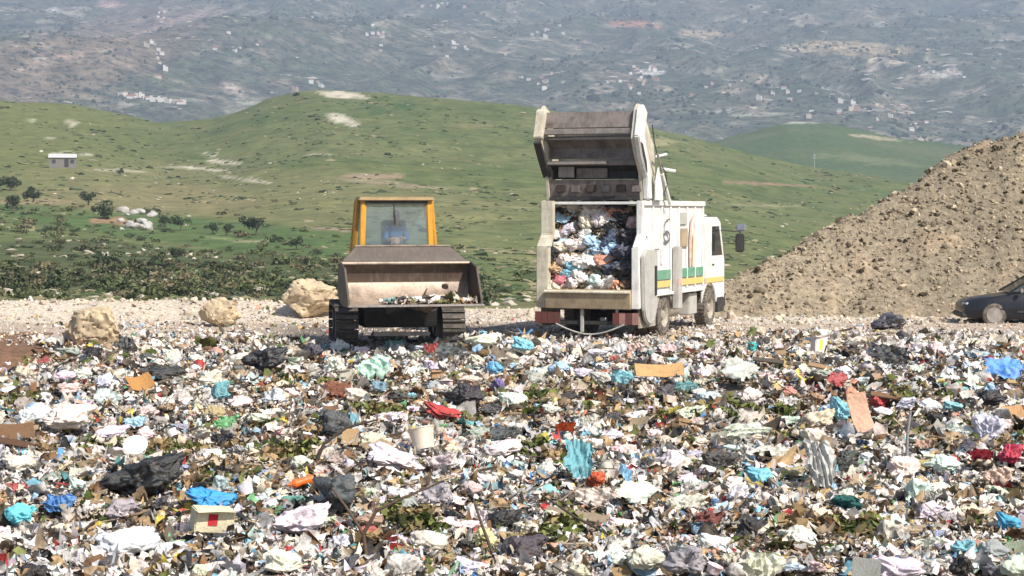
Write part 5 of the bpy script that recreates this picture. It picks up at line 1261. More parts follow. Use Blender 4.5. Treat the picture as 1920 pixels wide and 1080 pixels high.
HERO = [  # kind, x, y, w, h, colour, label, short name for things beside it
 ('plastic_bag', 495, 690, 88, 50, BLACK, 'big domed black bin bag at the left, below the small tan boulder', 'the domed black bin bag'),
 ('plastic_sheet', 305, 717, 110, 34, BLACK, 'torn black plastic sheet with ragged ends at the left', 'the torn black sheet'),
 ('plastic_bag', 412, 757, 38, 34, TEAL, 'small knotted teal bag left of centre', 'the small teal bag'),
 ('cardboard_sheet', 262, 742, 58, 26, (0.50, 0.24, 0.08), 'rusty orange cardboard flap below the torn black sheet', 'the rusty orange flap'),
 ('plastic_bag', 128, 808, 100, 52, PINKW, 'fat pinkish white bag at the left, larger of a pair', 'the fat pinkish white bag'),
 ('plastic_bag', 62, 806, 76, 42, WHITE, 'white bag leaning on the fat pinkish one at the left', 'the leaning white bag'),
 ('plastic_bag', 208, 835, 62, 36, WHITE, 'bright white bag below and right of the fat pinkish one', 'the bright white bag'),
 ('plastic_sheet', 255, 816, 66, 26, LBLUE, 'pale blue crumpled sheet over a dark bag at the left', 'the pale blue sheet'),
 ('plastic_sheet', 430, 818, 66, 34, GREEN, 'green mesh-like crumpled sheet left of centre', 'the green crumpled sheet'),
 ('plastic_bag', 830, 795, 74, 26, RED, 'long shiny red bag near the middle of the rubbish', 'the long red bag'),
 ('plastic_bag', 628, 820, 72, 56, DGREY, 'dark grey bin bag left of the middle, with a peak', 'the peaked dark bin bag'),
 ('plastic_sheet', 945, 836, 76, 34, DGREY, 'slate coloured plastic sheet in the middle of the rubbish', 'the slate sheet'),
 ('cardboard_sheet', 657, 848, 38, 32, TAN, 'tan scrap of cardboard under the peaked dark bin bag', 'the tan scrap'),
 ('tub', 792, 850, 62, 46, PINKW, 'dented pinkish white tub with a red base near the middle', 'the dented tub'),
 ('plastic_bag', 268, 925, 160, 80, BLACK, 'largest black bin bag, torn open under a round white lid', 'the largest black bag'),
 ('plastic_bag', 400, 975, 82, 42, (0.05, 0.36, 0.78), 'vivid blue bag lying on the cream carton at lower left', 'the vivid blue bag'),
 ('carton', 396, 1012, 92, 50, CREAM, 'cream carton with a red square label at lower left', 'the cream carton'),
 ('plastic_bag', 36, 1002, 64, 50, (0.16, 0.62, 0.75), 'bright cyan bag at the lower left edge', 'the cyan bag at the edge'),
 ('plastic_sheet', 110, 982, 70, 38, BLUE, 'blue crumpled sheet right of the cyan bag at lower left', 'the blue crumpled sheet'),
 ('bottle', 563, 934, 66, 30, (0.78, 0.14, 0.02), 'glossy orange red bottle lying at the lower middle left', 'the orange bottle'),
 ('plastic_bag', 635, 950, 76, 84, DGREY, 'tall slumped dark grey bag beside the orange bottle', 'the slumped grey bag'),
 ('plastic_bag', 908, 1045, 44, 44, (0.72, 0.70, 0.30), 'pale yellow bag at the bottom middle', 'the pale yellow bag'),
 ('plastic_sheet', 1085, 902, 66, 86, TEAL, 'turquoise torn sheet standing upright right of the middle', 'the turquoise sheet'),
 ('plastic_bag', 1117, 928, 42, 38, (0.60, 0.10, 0.03), 'rust red crumpled bag at the foot of the turquoise sheet', 'the rust red bag'),
 ('plastic_sheet', 1174, 920, 26, 56, (0.25, 0.52, 0.62), 'narrow blue grey strip standing upright in the white sheet', 'the upright blue strip'),
 ('plastic_sheet', 1190, 958, 108, 52, WHITE, 'broad white plastic sheet right of the rust red bag', 'the broad white sheet'),
 ('cardboard_sheet', 1236, 716, 112, 24, (0.58, 0.36, 0.16), 'long orange tan cardboard strip in front of the truck wheel', 'the long cardboard strip'),
 ('plastic_sheet', 1168, 725, 56, 30, CYAN, 'slanting cyan strip left of the long cardboard strip', 'the slanting cyan strip'),
 ('plastic_sheet', 1385, 712, 100, 66, (0.50, 0.48, 0.47), 'wide grey see-through looking sheet right of the long cardboard strip', 'the wide grey sheet'),
 ('cardboard_sheet', 1613, 806, 46, 92, (0.66, 0.44, 0.28), 'tall curved tan cardboard standing upright at the right', 'the curved tan cardboard'),
 ('plastic_sheet', 1535, 900, 66, 112, (0.52, 0.47, 0.44), 'tall dusty grey plastic film hanging upright at the right', 'the hanging grey film'),
 ('plastic_sheet', 1884, 708, 104, 54, (0.12, 0.36, 0.80), 'large bright blue tarpaulin at the right edge', 'the blue tarpaulin'),
 ('plastic_bag', 1893, 882, 46, 42, (0.50, 0.03, 0.07), 'crimson bag at the right edge below the blue tarpaulin', 'the crimson bag'),
 ('rag', 1838, 884, 60, 26, (0.50, 0.04, 0.06), 'crimson rag left of the crimson bag at the right', 'the crimson rag'),
 ('plastic_sheet', 1668, 690, 92, 44, BLACK, 'black plastic sheet folded like a tent, behind at the right', 'the black folded sheet'),
 ('plastic_bag', 1860, 768, 60, 32, BLACK, 'glossy black bag below the blue tarpaulin', 'the glossy black bag'),
 ('cardboard_sheet', 1900, 798, 48, 26, (0.58, 0.34, 0.16), 'orange tan cardboard piece at the right edge under the glossy black bag', 'the edge cardboard'),
 ('plastic_bag', 1890, 1015, 48, 40, (0.08, 0.36, 0.66), 'blue knotted bag near the lower right corner', 'the blue knotted bag'),
 ('plastic_bag', 1810, 1066, 54, 32, CYAN, 'cyan bag at the bottom edge near the right corner', 'the bottom cyan bag'),
 ('rag', 1590, 980, 74, 32, (0.10, 0.36, 0.30), 'dull green rag at the lower right', 'the dull green rag'),
 ('plastic_bag', 1428, 922, 52, 36, (0.22, 0.56, 0.62), 'turquoise knotted bag left of the hanging grey film', 'the turquoise knotted bag'),
 ('plastic_sheet', 702, 708, 84, 52, MINT, 'pale mint sheet below the crawler loader', 'the mint sheet'),
 ('rag', 632, 747, 60, 32, PEACH, 'peach coloured rag below the left track of the loader', 'the peach rag'),
 ('carton', 1535, 656, 34, 44, (0.78, 0.76, 0.66), 'upright white carton with a yellow patch behind at the right', 'the upright white carton'),
 ('plastic_bag', 980, 664, 46, 24, CYAN, 'light cyan bag in front of the truck tray', 'the light cyan bag'),
 ('plastic_bag', 934, 742, 26, 34, PURPLE, 'small violet bag in front of the white heap', 'the violet bag'),
 ('plastic_bag', 928, 708, 38, 26, (0.15, 0.40, 0.72), 'sky blue bag just above the violet bag', 'the sky blue bag'),
 ('plastic_sheet', 846, 672, 70, 38, DGREY, 'charcoal sheet draped over the left side of the white heap', 'the charcoal sheet'),
 ('plastic_bag', 905, 640, 66, 34, WHITE, 'white bag on top of the heap between loader and truck', 'the topmost white bag'),
 ('plastic_bag', 1050, 708, 48, 28, LBLUE, 'pale blue bag left of the slanting cyan strip', 'the pale blue bag'),
 ('rag', 1060, 830, 50, 26, (0.52, 0.10, 0.03), 'brick red rag right of the slate sheet', 'the brick red rag'),
 ('plastic_bag', 1578, 790, 40, 52, CYAN, 'cyan bag squeezed against the curved tan cardboard', 'the squeezed cyan bag'),
 ('plastic_bag', 1412, 655, 28, 24, (0.03, 0.40, 0.32), 'deep green bag behind at the right of the truck', 'the deep green bag'),
 ('cardboard_sheet', 28, 836, 86, 30, BROWN, 'dark brown board at the left edge below the white bags', 'the brown board'),
 ('plastic_bag', 740, 890, 120, 40, WHITE, 'long white bag between the slumped grey bag and the dented tub', 'the long white bag'),
 ('plastic_bag', 240, 1055, 120, 50, (0.78, 0.74, 0.74), 'big milky white bag at the bottom left', 'the big milky bag'),
 ('plastic_bag', 560, 1010, 130, 60, (0.76, 0.74, 0.78), 'broad whitish bag under the orange bottle', 'the broad whitish bag'),
 ('plastic_bag', 1850, 830, 50, 60, (0.70, 0.70, 0.76), 'lilac white patterned bag below the glossy black bag', 'the lilac white bag'),
 ('plastic_bag', 1695, 905, 70, 40, (0.76, 0.62, 0.66), 'pinkish bag right of the hanging grey film', 'the pinkish bag'),
 ('plastic_bag', 940, 868, 90, 36, (0.74, 0.70, 0.60), 'cream white bag directly below the slate sheet', 'the cream white bag'),
 ('plastic_bag', 1665, 608, 74, 34, DGREY, 'dark rounded bundle lying alone on the gravel before the earth mound', 'the lone dark bundle'),
 ('plastic_bag', 880, 765, 66, 40, BLACK, 'black bag right behind the long red bag', 'the black bag behind'),
 ('plastic_sheet', 1120, 966, 110, 46, (0.62, 0.60, 0.52), 'grimy cream sheet under the rust red bag', 'the grimy cream sheet'),
 ('plastic_sheet', 1400, 835, 100, 34, (0.70, 0.72, 0.62), 'long pale sheet reaching right from the middle', 'the long pale sheet'),
]
for i, (kind, x, y, w, h, c_, lab, short) in enumerate(HERO):
    place(kind, x, y, w * .82, h * .88, c_, lab, 100 + i, lift=0.17 if y > 660 else 0.03)
    occ[-1] = occ[-1] + (short,)
HEROES = list(occ)
# round white lid on the largest black bag, red base label on the carton, yellow patch
p = ground_hit(262, 925); m = MB(); m.cyl((0, 0, 0), (0, 0, .012), .115, n=28); m.cyl((0, 0, .012), (0, 0, .02), .125, .10, n=28)
o = m.build('lid', hard_mat, None, smooth_a=40); o.location = (p.x, p.y - .20, float(gz(p.x, p.y)) + .52); o.rotation_euler = (.75, .05, 0); o.color = (.85, .84, .80, 1); tag(o, 'round white lid lying on the largest black bin bag', 'lid')
for nm, sx_, c_ in (('cream carton', 0, (.55, .03, .05)), ('upright white carton', 1, (.75, .65, .1))):
    o = [q for q in bpy.data.objects if q.get('label', '').startswith(nm)][0]
    bb = [Vector(b) for b in o.bound_box]; y0 = min(b.y for b in bb); z1 = max(b.z for b in bb); w_ = max(b.x for b in bb)
    y0 = -(w_ * 2 * .6) / 2
    m = MB(); m.bb(-w_ * .35, w_ * .12, y0 - .006, y0 - .003, z1 * .35, z1 * .85); l_ = m.build('label_patch', card_mat, o); l_.color = (*c_, 1)
# sticks, poles, branches
stick(1700, 880, [[(0, 0, 0), (.01, .02, .34), (.05, .05, .62)]], .022, (.30, .28, .27), 'grey pole standing upright between the black sheet and the pinkish bag', lift=.05)
stick(688, 1075, [[(0, 0, 0), (-.03, .02, .22), (-.16, .05, .42), (-.30, .08, .60)], [(-.03, .02, .22), (.08, .0, .42), (.28, -.02, .52), (.62, .0, .66)]], .018, (.13, .09, .07), 'forked dark branch sticking up at the bottom left of the middle')
stick(590, 890, [[(0, 0, 0), (.10, .1, .25), (.35, .3, .42), (.72, .5, .50)]], .024, (.06, .05, .045), 'bent blackish branch below the peaked dark bin bag')
stick(1290, 870, [[(0, 0, 0), (.5, .1, .04), (1.05, .05, .10)]], .035, (.05, .045, .04), 'straight blackish log lying under the long pale sheet')
stick(930, 1078, [[(0, 0, 0), (-.12, .1, .3), (-.2, .2, .52)]], .016, (.10, .08, .07), 'thin dark stick leaning left beside the pale yellow bag')
stick(1150, 1040, [[(0, 0, .05), (-.35, .1, .22), (-.66, .15, .42)]], .014, (.07, .06, .05), 'thin black stick slanting under the grimy cream sheet')
stick(1710, 800, [[(0, 0, 0), (.12, .05, .16)]], .03, (.75, .74, .70), 'short white tube pointing up right of the curved tan cardboard')
stick(250, 800, [[(0, 0, 0), (-.4, .1, .3)], ], .012, (.4, .3, .2), 'slim tan stick leaning above the pale blue sheet')
stick(690, 640, [[(0, 0, 0), (.9, .05, .03), (1.25, .1, .12)]], .03, (.55, .50, .45), 'pale batten lying in front of the loader tracks')

for px, py, L, c_, lab in ((1480, 700, 1.3, (.10, .085, .07), 'long dark weathered plank behind the wide grey sheet'), (1700, 770, 1.1, (.20, .12, .07), 'brown splintered plank right of the curved tan cardboard'), (1560, 712, .8, (.34, .22, .13), 'short reddish plank lying under the upright white carton'),
        (1120, 1010, 1.0, (.30, .24, .17), 'grey brown plank under the grimy cream sheet'), (45, 860, 1.0, (.12, .07, .045), 'dark plank below the brown board at the left edge')):
    stick(px, py, [[(-L / 2, .1, .10), (L / 2, -.1, .02)]], .02, c_, lab, 'plank')
    o = bpy.data.objects[-1] if False else [q for q in bpy.data.objects if q.get('label') == lab][0]
    m = MB(); m.bar((-L / 2, .1, .12), (L / 2, -.1, .05), .12, .03); old = o.data; t_ = m.build('plank', wood_mat, None, .004); o.data = t_.data; bpy.data.objects.remove(t_); o.rotation_euler = (.5, 0, 0)

# ---- rubbish that can be counted: each a thing with its own words
def boundary(px):
    return np.interp(px, [-600, 0, 60, 120, 220, 300, 450, 520, 610, 700, 860, 900, 960, 1200, 1400, 1700, 1920, 2600], [735, 706, 680, 652, 628, 612, 622, 634, 640, 640, 632, 626, 630, 634, 622, 614, 610, 608])
used = set(o.get('label') for o in bpy.data.objects)
def rel(px, py, w):
    """nearest named thing and which side of it"""
    best = sorted(HEROES, key=lambda h: math.hypot((px - h[3]) / (h[5] * FPX / h[1] + 60), (py - h[4]) / (h[6] * FPX / h[1] + 34)))
    return best
def words_for(px, py, adj, noun, w):
    for h in rel(px, py, w)[:3]:
        dx, dy = px - h[3], (py - h[4]) * 1.6
        a = math.degrees(math.atan2(-dy, dx)) % 360
        side = ['right of', 'behind and right of', 'behind', 'behind and left of', 'left of', 'in front and left of', 'in front of', 'in front and right of'][int((a + 22.5) // 45) % 8]
        d = math.hypot(dx, dy); ring = 'just' if d < 75 else ('a bit farther' if d < 150 else 'well')
        lab = f'{adj} {noun} {ring} {side} {h[7]}'
        if lab not in used and len(lab.split()) <= 16: used.add(lab); return lab
    return None
PAL = [(WHITE, 36), (CREAM, 21), (PINKW, 13), (BLACK, 9), (DGREY, 6), (GREY, 9), (TAN, 5), (LBLUE, 3.5), (CYAN, 1.5), (TEAL, 1.2), (BLUE, 1), (RED, 1.6), (ORANGE, .8), (PEACH, 1.8), (GREEN, 1), (MINT, 1.6), (YELLOW, .8), (PURPLE, .2), (LILAC, 1.5)]
def pick(pal, r_):
    t = r_.uniform(0, sum(w for _, w in pal))
    for c_, w in pal:
        t -= w
        if t <= 0: return c_
    return pal[0][0]
def scatter_things(kind, noun, n, wr, hr_, pal, forms, seed, ymax=1100):
    r_ = random.Random(seed); made = tries = 0
    while made < n and tries < n * 25:
        tries += 1
        px = r_.uniform(-60, 1980); py = 640 + (r_.random() ** 0.75) * (ymax - 640)
        if py < float(boundary(px)) + 8: continue
        near = 0.55 + 0.75 * (py - 640) / 440
        w = r_.uniform(*wr) * near; h = w * r_.uniform(*hr_)
        if any(abs(px - q[3]) < (w + q[5] * FPX / q[1]) * .42 and abs(py - q[4]) < (h + q[6] * FPX / q[1]) * .45 for q in occ): continue
        c_ = pick(pal, r_); f_ = r_.choice(forms)
        adj = ('small' if w < (wr[0] + wr[1]) * .4 * .9 else 'larger') + ' ' + f_ + ' ' + CNAME[c_]
        lab = words_for(px, py, adj, noun, w)
        if not lab: continue
        g_ = sum(c_) / 3; f_ = r_.uniform(.1, .4); dc = tuple(max(.01, (c * (1 - f_) + g_ * f_ * t_) * r_.uniform(.85, 1.05)) for c, t_ in zip(c_, (1.08, 1.0, .9)))
        place(kind, px, py, w, h, dc, lab, r_.randrange(9999), lift=r_.uniform(.04, .15) if py > 660 else .02); made += 1
    return made
counts = [scatter_things('plastic_bag', 'bag', 260, (24, 62), (.45, .85), PAL, ['crumpled', 'knotted', 'limp'], 1),
 scatter_things('plastic_sheet', 'plastic sheet', 150, (28, 70), (.4, .8), PAL, ['wrinkled', 'torn', 'flapping'], 2),
 scatter_things('rag', 'rag', 45, (28, 56), (.35, .6), [(RED, 2), (PEACH, 3), (GREY, 3), (DGREY, 3), (BROWN, 3), (BLUE, 2), (OLIVE, 2), (CREAM, 3), (LILAC, 2)], ['bunched', 'flat'], 3),
 scatter_things('cardboard_sheet', 'piece of cardboard', 60, (22, 48), (.3, .7), [(TAN, 6), (BROWN, 3), (CREAM, 3), (GREY, 1)], ['bent', 'torn'], 4),
 scatter_things('bottle', 'bottle', 46, (20, 34), (.4, .5), [(WHITE, 4), (CYAN, 2), (GREEN, 2), (YELLOW, 1), (RED, 1), (BROWN, 2), (MINT, 3), (BLUE, 1)], ['empty', 'squashed'], 5),
 scatter_things('tub', 'tub', 22, (20, 32), (.5, .8), [(WHITE, 4), (PINKW, 2), (YELLOW, 1), (BLUE, 1), (RED, 1), (CREAM, 2)], ['open', 'cracked'], 6),
 scatter_things('carton', 'box', 18, (22, 38), (.5, .9), [(TAN, 4), (WHITE, 3), (CREAM, 2)], ['crushed', 'open'], 7)]
r_ = random.Random(8); made = 0
while made < 26:
    px, py = r_.uniform(0, 1920), r_.uniform(680, 1075)
    dk = r_.choice(((.10, .08, .06), (.22, .16, .10), (.38, .30, .22))); nmd = {.10: 'dark', .22: 'brown', .38: 'pale brown'}[dk[0]]
    lab = words_for(px, py, r_.choice(('bent', 'crooked', 'thin')) + ' ' + nmd, 'twig', 20)
    if not lab: continue
    a = r_.uniform(0, 6.28); L = r_.uniform(.25, .6); stick(px, py, [[(0, 0, 0), (math.cos(a) * L * .5, math.sin(a) * L * .3, L * .2), (math.cos(a) * L, math.sin(a) * L * .6, L * r_.uniform(.2, .6))]], r_.uniform(.007, .014), dk, lab, lift=.08); made += 1
print('COUNTS', counts)

# ---- the mass nobody could count, laid over the whole fill
litter = attr_mat('litter', 0.5, 11.0, 0.55, 20.0, 0.5, 0.03, mid=(6.0, (0.17, 0.125, 0.085), 0.55, 0.68, 0.55))
CP = np.array([WHITE, CREAM, PINKW, (.55, .52, .48), TAN, (.34, .25, .16), BROWN, (.10, .08, .06), BLACK, GREY, OLIVE, (.09, .12, .03), LBLUE, CYAN, TEAL, RED, PEACH, GREEN, YELLOW, MINT, BLUE, LILAC, DGREY])
CW = np.array([22, 15, 9, 11, 8, 10, 5.5, 6, 3.6, 6, 1.6, .9, 2.6, 1.1, .7, 1.3, 1.5, 1, .9, 1.5, .6, 1.2, 3.]); CW = CW / CW.sum()
def clusters(x, y):
    """patches where plant matter or soil-coloured scraps gather"""
    return fbm(x / 1.1, y / 1.3, 4, 701)
def litter_positions(n, rs, ymax_w=None):
    # even over the ground as the camera sees it: half by screen row, half by area
    py = 625 + (rs.rand(n)) ** 0.85 * 490; px = rs.uniform(-330, 2260, n)
    ok = py > boundary(px) + rs.normal(0, 5, n) + 4; px, py = px[ok], py[ok]
    y = CAM_Z * FPX / (py - 400); x = (px - 960) / FPX * y
    return x, y, px, py
def drop_hidden(x, y, z_off):
    keep = np.ones(len(x), bool); lower = np.zeros(len(x))
    for h in HEROES:
        d = ((x - h[0]) / (h[2] * 1.0)) ** 2 + ((y - h[1] + h[2] * .35) / (h[2] * 1.2 + .05)) ** 2
        keep &= ~(d < .5)
    return keep
def colours(x, y, n, rs, plant=0.0):
    idx = rs.choice(len(CP), n, p=CW)
    c_ = CP[idx] * rs.uniform(.6, 1.08, n)[:, None]
    q = clusters(x, y); big = fbm(x / 3.2, y / 4.0, 3, 707) + .45 * np.exp(-((x - 1.7) / 1.6) ** 2 - ((y - 25.5) / 3.5) ** 2) + .3 * np.exp(-((x + 3.2) / 1.6) ** 2 - ((y - 23.5) / 1.5) ** 2)
    m_ = (q + .5 * big > .20) & (rs.rand(n) < .66); g = CP[rs.choice([4, 5, 5, 6, 7, 10, 11, 9, 1], n)] * rs.uniform(.6, 1.2, n)[:, None]; c_[m_] = g[m_]
    m_ = (q + .3 * big < -.30) & (rs.rand(n) < .45); g = CP[rs.choice([0, 0, 1, 2, 3], n)] * rs.uniform(.8, 1.05, n)[:, None]; c_[m_] = g[m_]
    warm = smooth(-.1, .5, big)[:, None] * .5; c_ = c_ * (1 - warm) + c_ * np.array([.88, .78, .64]) * warm
    far = (y > 38) & (rs.rand(n) < .35); c_[far] = CP[rs.choice([0, 1, 2, 3], far.sum())] * rs.uniform(.7, 1, far.sum())[:, None]
    return c_
def scatter_litter(name, T, TF, n, size, aspect, jit, seed, zl, tilt=1.2, bend_amt=0.5, smooth_f=False, fixed=None, amax=1.0):
    rs = np.random.RandomState(seed); x, y, px, py = litter_positions(int(n * 1.13), rs); k = drop_hidden(x, y, 0); x, y = x[k], y[k]; n = len(x)
    s = np.minimum(rs.lognormal(math.log(size), .48, n), size * 2.0) * (1 + .45 * fbm(x / 1.6, y / 2.0, 3, 705)) * np.clip((y / 24) ** .45, .8, 1.5)
    a = rs.uniform(aspect, amax, n)
    cap = np.where(y > 40, .55, 1.0)      # thin cover near the machines
    z = gz(x, y) + rs.uniform(0, zl, n) * cap
    c_ = colours(x, y, n, rs) if fixed is None else np.array(fixed)[rs.randint(0, len(fixed), n)] * rs.uniform(.6, 1.3, n)[:, None]
    b = np.clip(rs.normal(0, bend_amt, (n, 3)), -1.3 * bend_amt, 1.3 * bend_amt) if bend_amt else None
    return scatter_pieces(name, T, TF, np.stack([x, y, z], 1), np.stack([s, s * a, s], 1), rand_rot(n, rs, tilt), c_, litter, jit, seed, smooth_f, b)
def to_disc(T):
    Vv, Ff = T; a, b = Vv[:, 0].copy(), Vv[:, 1].copy(); Vv = Vv.copy()
    Vv[:, 0] = a * np.sqrt(1 - b * b / 2); Vv[:, 1] = b * np.sqrt(1 - a * a / 2); return Vv, Ff
S4 = to_disc(sheet_t(4, 4)); S53 = sheet_t(6, 2); S55 = to_disc(sheet_t(5, 5))
scatter_litter('litter_films', *S55, 12000, .088, .45, .17, 31, .15, 1.2, .35, True)
scatter_litter('litter_scraps', *S4, 31000, .048, .4, .22, 32, .18, 1.4, .35, True)
scatter_litter('litter_strips', *S53, 17000, .062, .12, .09, 33, .17, 1.0, .5, True, None, .30)
scatter_litter('litter_lumps', *ICO2, 4000, .062, .6, .17, 34, .12, 3, 0, True)
scatter_litter('litter_crumbs', *ICO1, 26000, .028, .5, .22, 35, .17, 3, 0)
scatter_litter('litter_flakes', BOXV * np.array([1, .7, .06]), BOXF, 6000, .050, .5, .06, 36, .15, .9, 0)
scatter_litter('litter_twigs', BOXV * np.array([1, .05, .04]), BOXF, 8000, .12, .5, .02, 37, .18, .5, 0, fixed=[(.12, .09, .06), (.30, .22, .14), (.45, .36, .24), (.05, .04, .035)])
# plant waste: tufts of leaves and stalks in patches
rs = np.random.RandomState(77)
sp = np.array([(425, 862, 1.0), (575, 878, .7), (150, 865, .8), (1700, 745, .9), (1030, 1035, .6), (700, 790, .5), (1440, 800, 1.0), (20, 770, .5), (1300, 780, .8), (1490, 840, .8), (1000, 870, .5), (560, 730, .5), (780, 1010, .6), (1560, 1020, .7), (330, 870, .7)])
X_, Y_ = [], []
for (px, py, r) in sp:
    p = ground_hit(px, py); X_ += list(p.x + rs.normal(0, .38 * r, 14)); Y_ += list(p.y + rs.normal(0, .5 * r, 14))
X_, Y_ = np.array(X_), np.array(Y_)
cl = np.array([(.10, .12, .03), (.20, .16, .07), (.26, .18, .09), (.06, .08, .02), (.16, .17, .05)])[rs.randint(0, 5, len(X_))]
tufts('garden_waste', X_, Y_, gz(X_, Y_) + .10, rs.uniform(.07, .18, len(X_)), cl, 45, 78, leaf_mat, .9, .22)
# thin scatter that has blown onto the bank and round the machines
n = 12000; x = rs.uniform(-15, 16, n); y = 41 + 15.5 * rs.rand(n) ** 1.25; ok = rs.rand(n) < .15 + .85 * smooth(0, .5, fbm(x / 2.5, y / 2, 3, 720)); x, y = x[ok], y[ok]; n = len(x)
s = rs.lognormal(math.log(.05), .4, n)
scatter_pieces('blown_litter', *S4, np.stack([x, y, gz(x, y) + .02], 1), np.stack([s, s * .7, s], 1), rand_rot(n, rs, .8), colours(x, y, n, rs), litter, .18, 38, False, rs.normal(0, .4, (n, 3)))

# ---- load in the truck, and bags in the loader bucket
tw = truck.matrix_basis.copy()
Mt = Matrix.Translation(truck.location) @ Matrix.Rotation(TR_YAW, 4, 'Z')
def load_z(yy, xx): return 1.18 + (yy - .1) * 1.22 + .12 * mn.noise(Vector((xx * 1.5, yy * 1.5, 3)))
lc = [(-.85, .15, .5, CREAM), (-.75, .30, .40, (.6, .2, .24)), (-.45, .25, .62, PINKW), (-.25, .35, .6, WHITE), (.12, .22, .5, MINT), (.30, .2, .42, WHITE), (.55, .25, .45, PEACH), (-.75, .62, .5, PINKW), (-.45, .62, .52, CYAN), (-.15, .72, .55, WHITE), (.2, .62, .6, PEACH),
      (.5, .55, .55, (.05, .07, .12)), (.82, .5, .55, BLACK), (.75, .85, .6, (.06, .07, .11)), (-.8, .95, .55, CREAM), (-.45, 1.0, .6, PINKW), (-.1, 1.05, .55, LBLUE), (.35, 1.0, .6, (.05, .08, .14)), (.7, 1.15, .6, BLACK), (-.75, 1.3, .5, LILAC), (-.35, 1.4, .55, CREAM), (.1, 1.45, .6, PINKW), (.55, 1.5, .55, BLACK), (.9, 1.45, .5, (.60, .44, .42)),
      (-.1, 1.75, .6, GREY), (.4, 1.85, .6, BLACK), (-.6, 1.7, .55, (.5, .46, .42)), (.85, 1.9, .5, PEACH), (.9, .25, .35, BROWN), (-.55, .12, .35, TAN), (.75, .14, .32, CREAM), (.05, .12, .34, WHITE), (.4, .75, .45, LBLUE), (-.62, .45, .42, CYAN), (-.3, 1.2, .4, WHITE), (-.95, .5, .4, TAN)]
tnames = {CREAM: 'cream', (.05, .07, .12): 'navy', (.06, .07, .11): 'navy', (.05, .08, .14): 'inky blue', (.6, .2, .24): 'raspberry', (.60, .44, .42): 'dull pink', (.5, .46, .42): 'drab'}
for i, (xx, yy, s, c_) in enumerate(lc):
    r_ = random.Random(500 + i); z_ = load_z(yy, xx)
    o = link('plastic_bag', BAGS[i % len(BAGS)], bag_mat); p = Mt @ Vector((xx, .12 + (yy - .1) * .50, z_ - .04))
    o.location = p; o.scale = (s * .46, s * .36, s * .56); o.rotation_euler = (.5 + r_.uniform(-.3, .3), r_.uniform(-.4, .4), r_.uniform(-3, 3)); o.color = (*c_, 1)
    side = 'left' if xx < -.4 else ('right' if xx > .4 else 'middle'); row = 'at the tray lip' if yy < .3 else ('low in the load' if yy < .8 else ('halfway up the load' if yy < 1.25 else 'at the top of the load'))
    nm = CNAME.get(c_, tnames.get(c_, 'dark'))
    lab = f'{nm} bag {row}, {side} part of the truck opening'
    for extra in ('smaller', 'rumpled', 'second', 'puffy'):
        if lab not in used: break
        lab = f'{extra} {nm} bag {row}, {side} part of the truck opening'
    used.add(lab); tag(o, lab, 'plastic bag', 'bags in the truck load')
for i in range(26):
    r_ = random.Random(900 + i); xx = r_.uniform(-1.0, 1.0); yy = r_.uniform(.15, 1.75); p = Mt @ Vector((xx, .06 + (yy - .1) * .5, load_z(yy, xx) + r_.uniform(-.05, .08)))
    c_, nm = r_.choice([(WHITE, 'white'), (PINKW, 'pinkish'), (CREAM, 'cream'), (WHITE, 'white'), (LBLUE, 'pale blue'), (LILAC, 'lilac')] if xx < .35 else [(DGREY, 'dark'), (BLACK, 'black'), (WHITE, 'white'), (PEACH, 'peach')])
    side = 'left' if xx < -.4 else ('right' if xx > .4 else 'middle'); row = 'low' if yy < .65 else ('halfway up' if yy < 1.2 else 'high')
    lab = f'{nm} plastic sheet crushed {row} in the truck load, {side} part'
    if lab in used: continue
    used.add(lab); o = link('plastic_sheet', FILMS[i % len(FILMS)], bag_mat); o.location = p; o.scale = (r_.uniform(.2, .36), r_.uniform(.16, .26), .2); o.rotation_euler = (1.0 + r_.uniform(-.4, .4), r_.uniform(-.6, .6), TR_YAW + r_.uniform(-.6, .6)); o.color = (*c_, 1)
    tag(o, lab, 'plastic sheet', 'sheets in the truck load')
rs = np.random.RandomState(88); n = 1800
xx = rs.uniform(-1.12, 1.08, n); yy = rs.uniform(.02, 1.8, n); zz = np.array([load_z(b, a) for a, b in zip(xx, yy)]) + rs.uniform(-.14, .06, n); zz = np.minimum(zz, 3.1)
P = np.array([Mt @ Vector(q) for q in zip(xx, .10 + (yy - .1) * .5, zz)]); s = rs.lognormal(math.log(.055), .35, n)
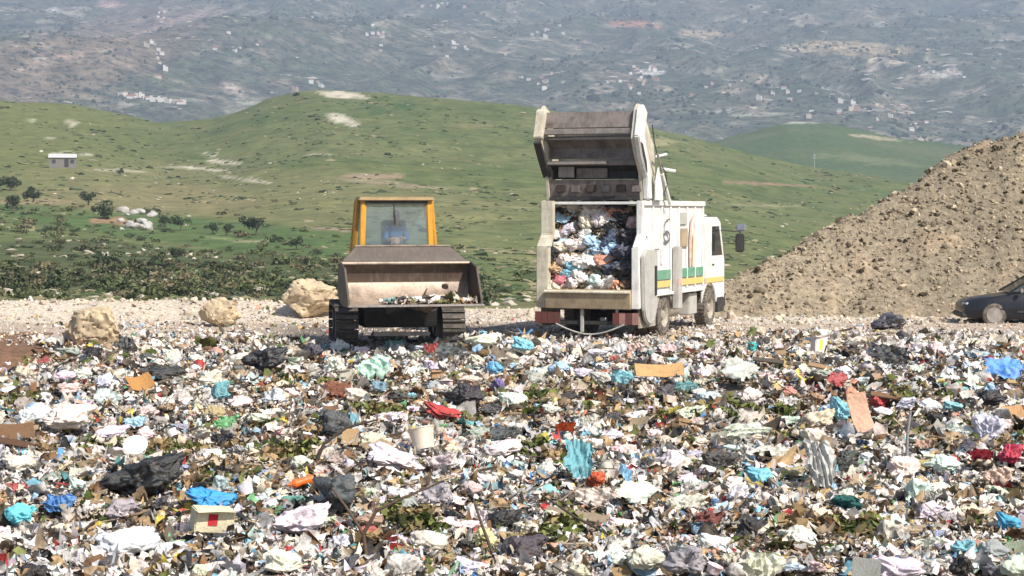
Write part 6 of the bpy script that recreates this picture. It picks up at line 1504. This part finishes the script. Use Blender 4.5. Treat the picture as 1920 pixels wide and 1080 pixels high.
scatter_pieces('truck_litter', *S4, P, np.stack([s, s * .7, s], 1), rand_rot(n, rs, 1.4), colours(P[:, 0] * 0, P[:, 1] * 0, n, rs) * np.where(xx > .25, .45, 1)[:, None], litter, .18, 39, False, rs.normal(0, .5, (n, 3)))  # right-hand scraps darkened: the side wall's shade put into their colour
# dark packed body of the load
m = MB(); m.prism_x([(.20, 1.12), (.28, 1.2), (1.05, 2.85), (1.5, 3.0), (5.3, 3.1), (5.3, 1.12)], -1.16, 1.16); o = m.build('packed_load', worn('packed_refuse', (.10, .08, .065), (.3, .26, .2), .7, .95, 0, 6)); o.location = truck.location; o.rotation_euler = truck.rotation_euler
tag(o, 'dark packed refuse filling the body of the truck behind the bags', 'refuse', kind='stuff')
Mb = Matrix.Translation(loader.location) @ Matrix.Rotation(R(8), 4, 'Z') @ Matrix.Translation(bk.location) @ Matrix.Rotation(R(7), 4, 'Z')
for i, (xx, s, c_, lab) in enumerate([(.15, .26, WHITE, 'white crumpled bag in the middle of the loader bucket'), (.45, .30, PINKW, 'pinkish bag in the right half of the loader bucket'), (-.22, .22, DGREY, 'dark grey bag left of the white one in the bucket'),
        (.85, .24, (.6, .58, .45), 'dull cream bag near the right end of the bucket'), (.62, .2, BLACK, 'black scrap of bag on the bucket lip'), (-.48, .2, TEAL, 'dull teal bag at the left of the bucket rubbish'), (1.1, .18, WHITE, 'small white bag at the far right in the bucket'), (-.05, .16, (.45, .16, .08), 'rusty brown bag between the white and grey ones in the bucket')]):
    o = link('plastic_bag', BAGS[(i * 3 + 1) % len(BAGS)], bag_mat); o.location = Mb @ Vector((xx, -.80 + .06 * (i % 3), .07)); o.scale = (s * .62, s * .5, s * .48); o.rotation_euler = (.2, .1, i * 1.1); o.color = (*c_, 1); tag(o, lab, 'plastic bag', 'bags in the loader bucket')
n = 260; xx = rs.uniform(-.6, 1.3, n); yy = rs.uniform(-1.05, -.3, n); P = np.array([Mb @ Vector((a, b, .03 + .06 * rs.rand())) for a, b in zip(xx, yy)]); s = rs.lognormal(math.log(.045), .4, n)
scatter_pieces('bucket_litter', *S4, P, np.stack([s, s * .7, s], 1), rand_rot(n, rs, 1.2), colours(xx, yy, n, rs), litter, .18, 40, False, rs.normal(0, .5, (n, 3)))
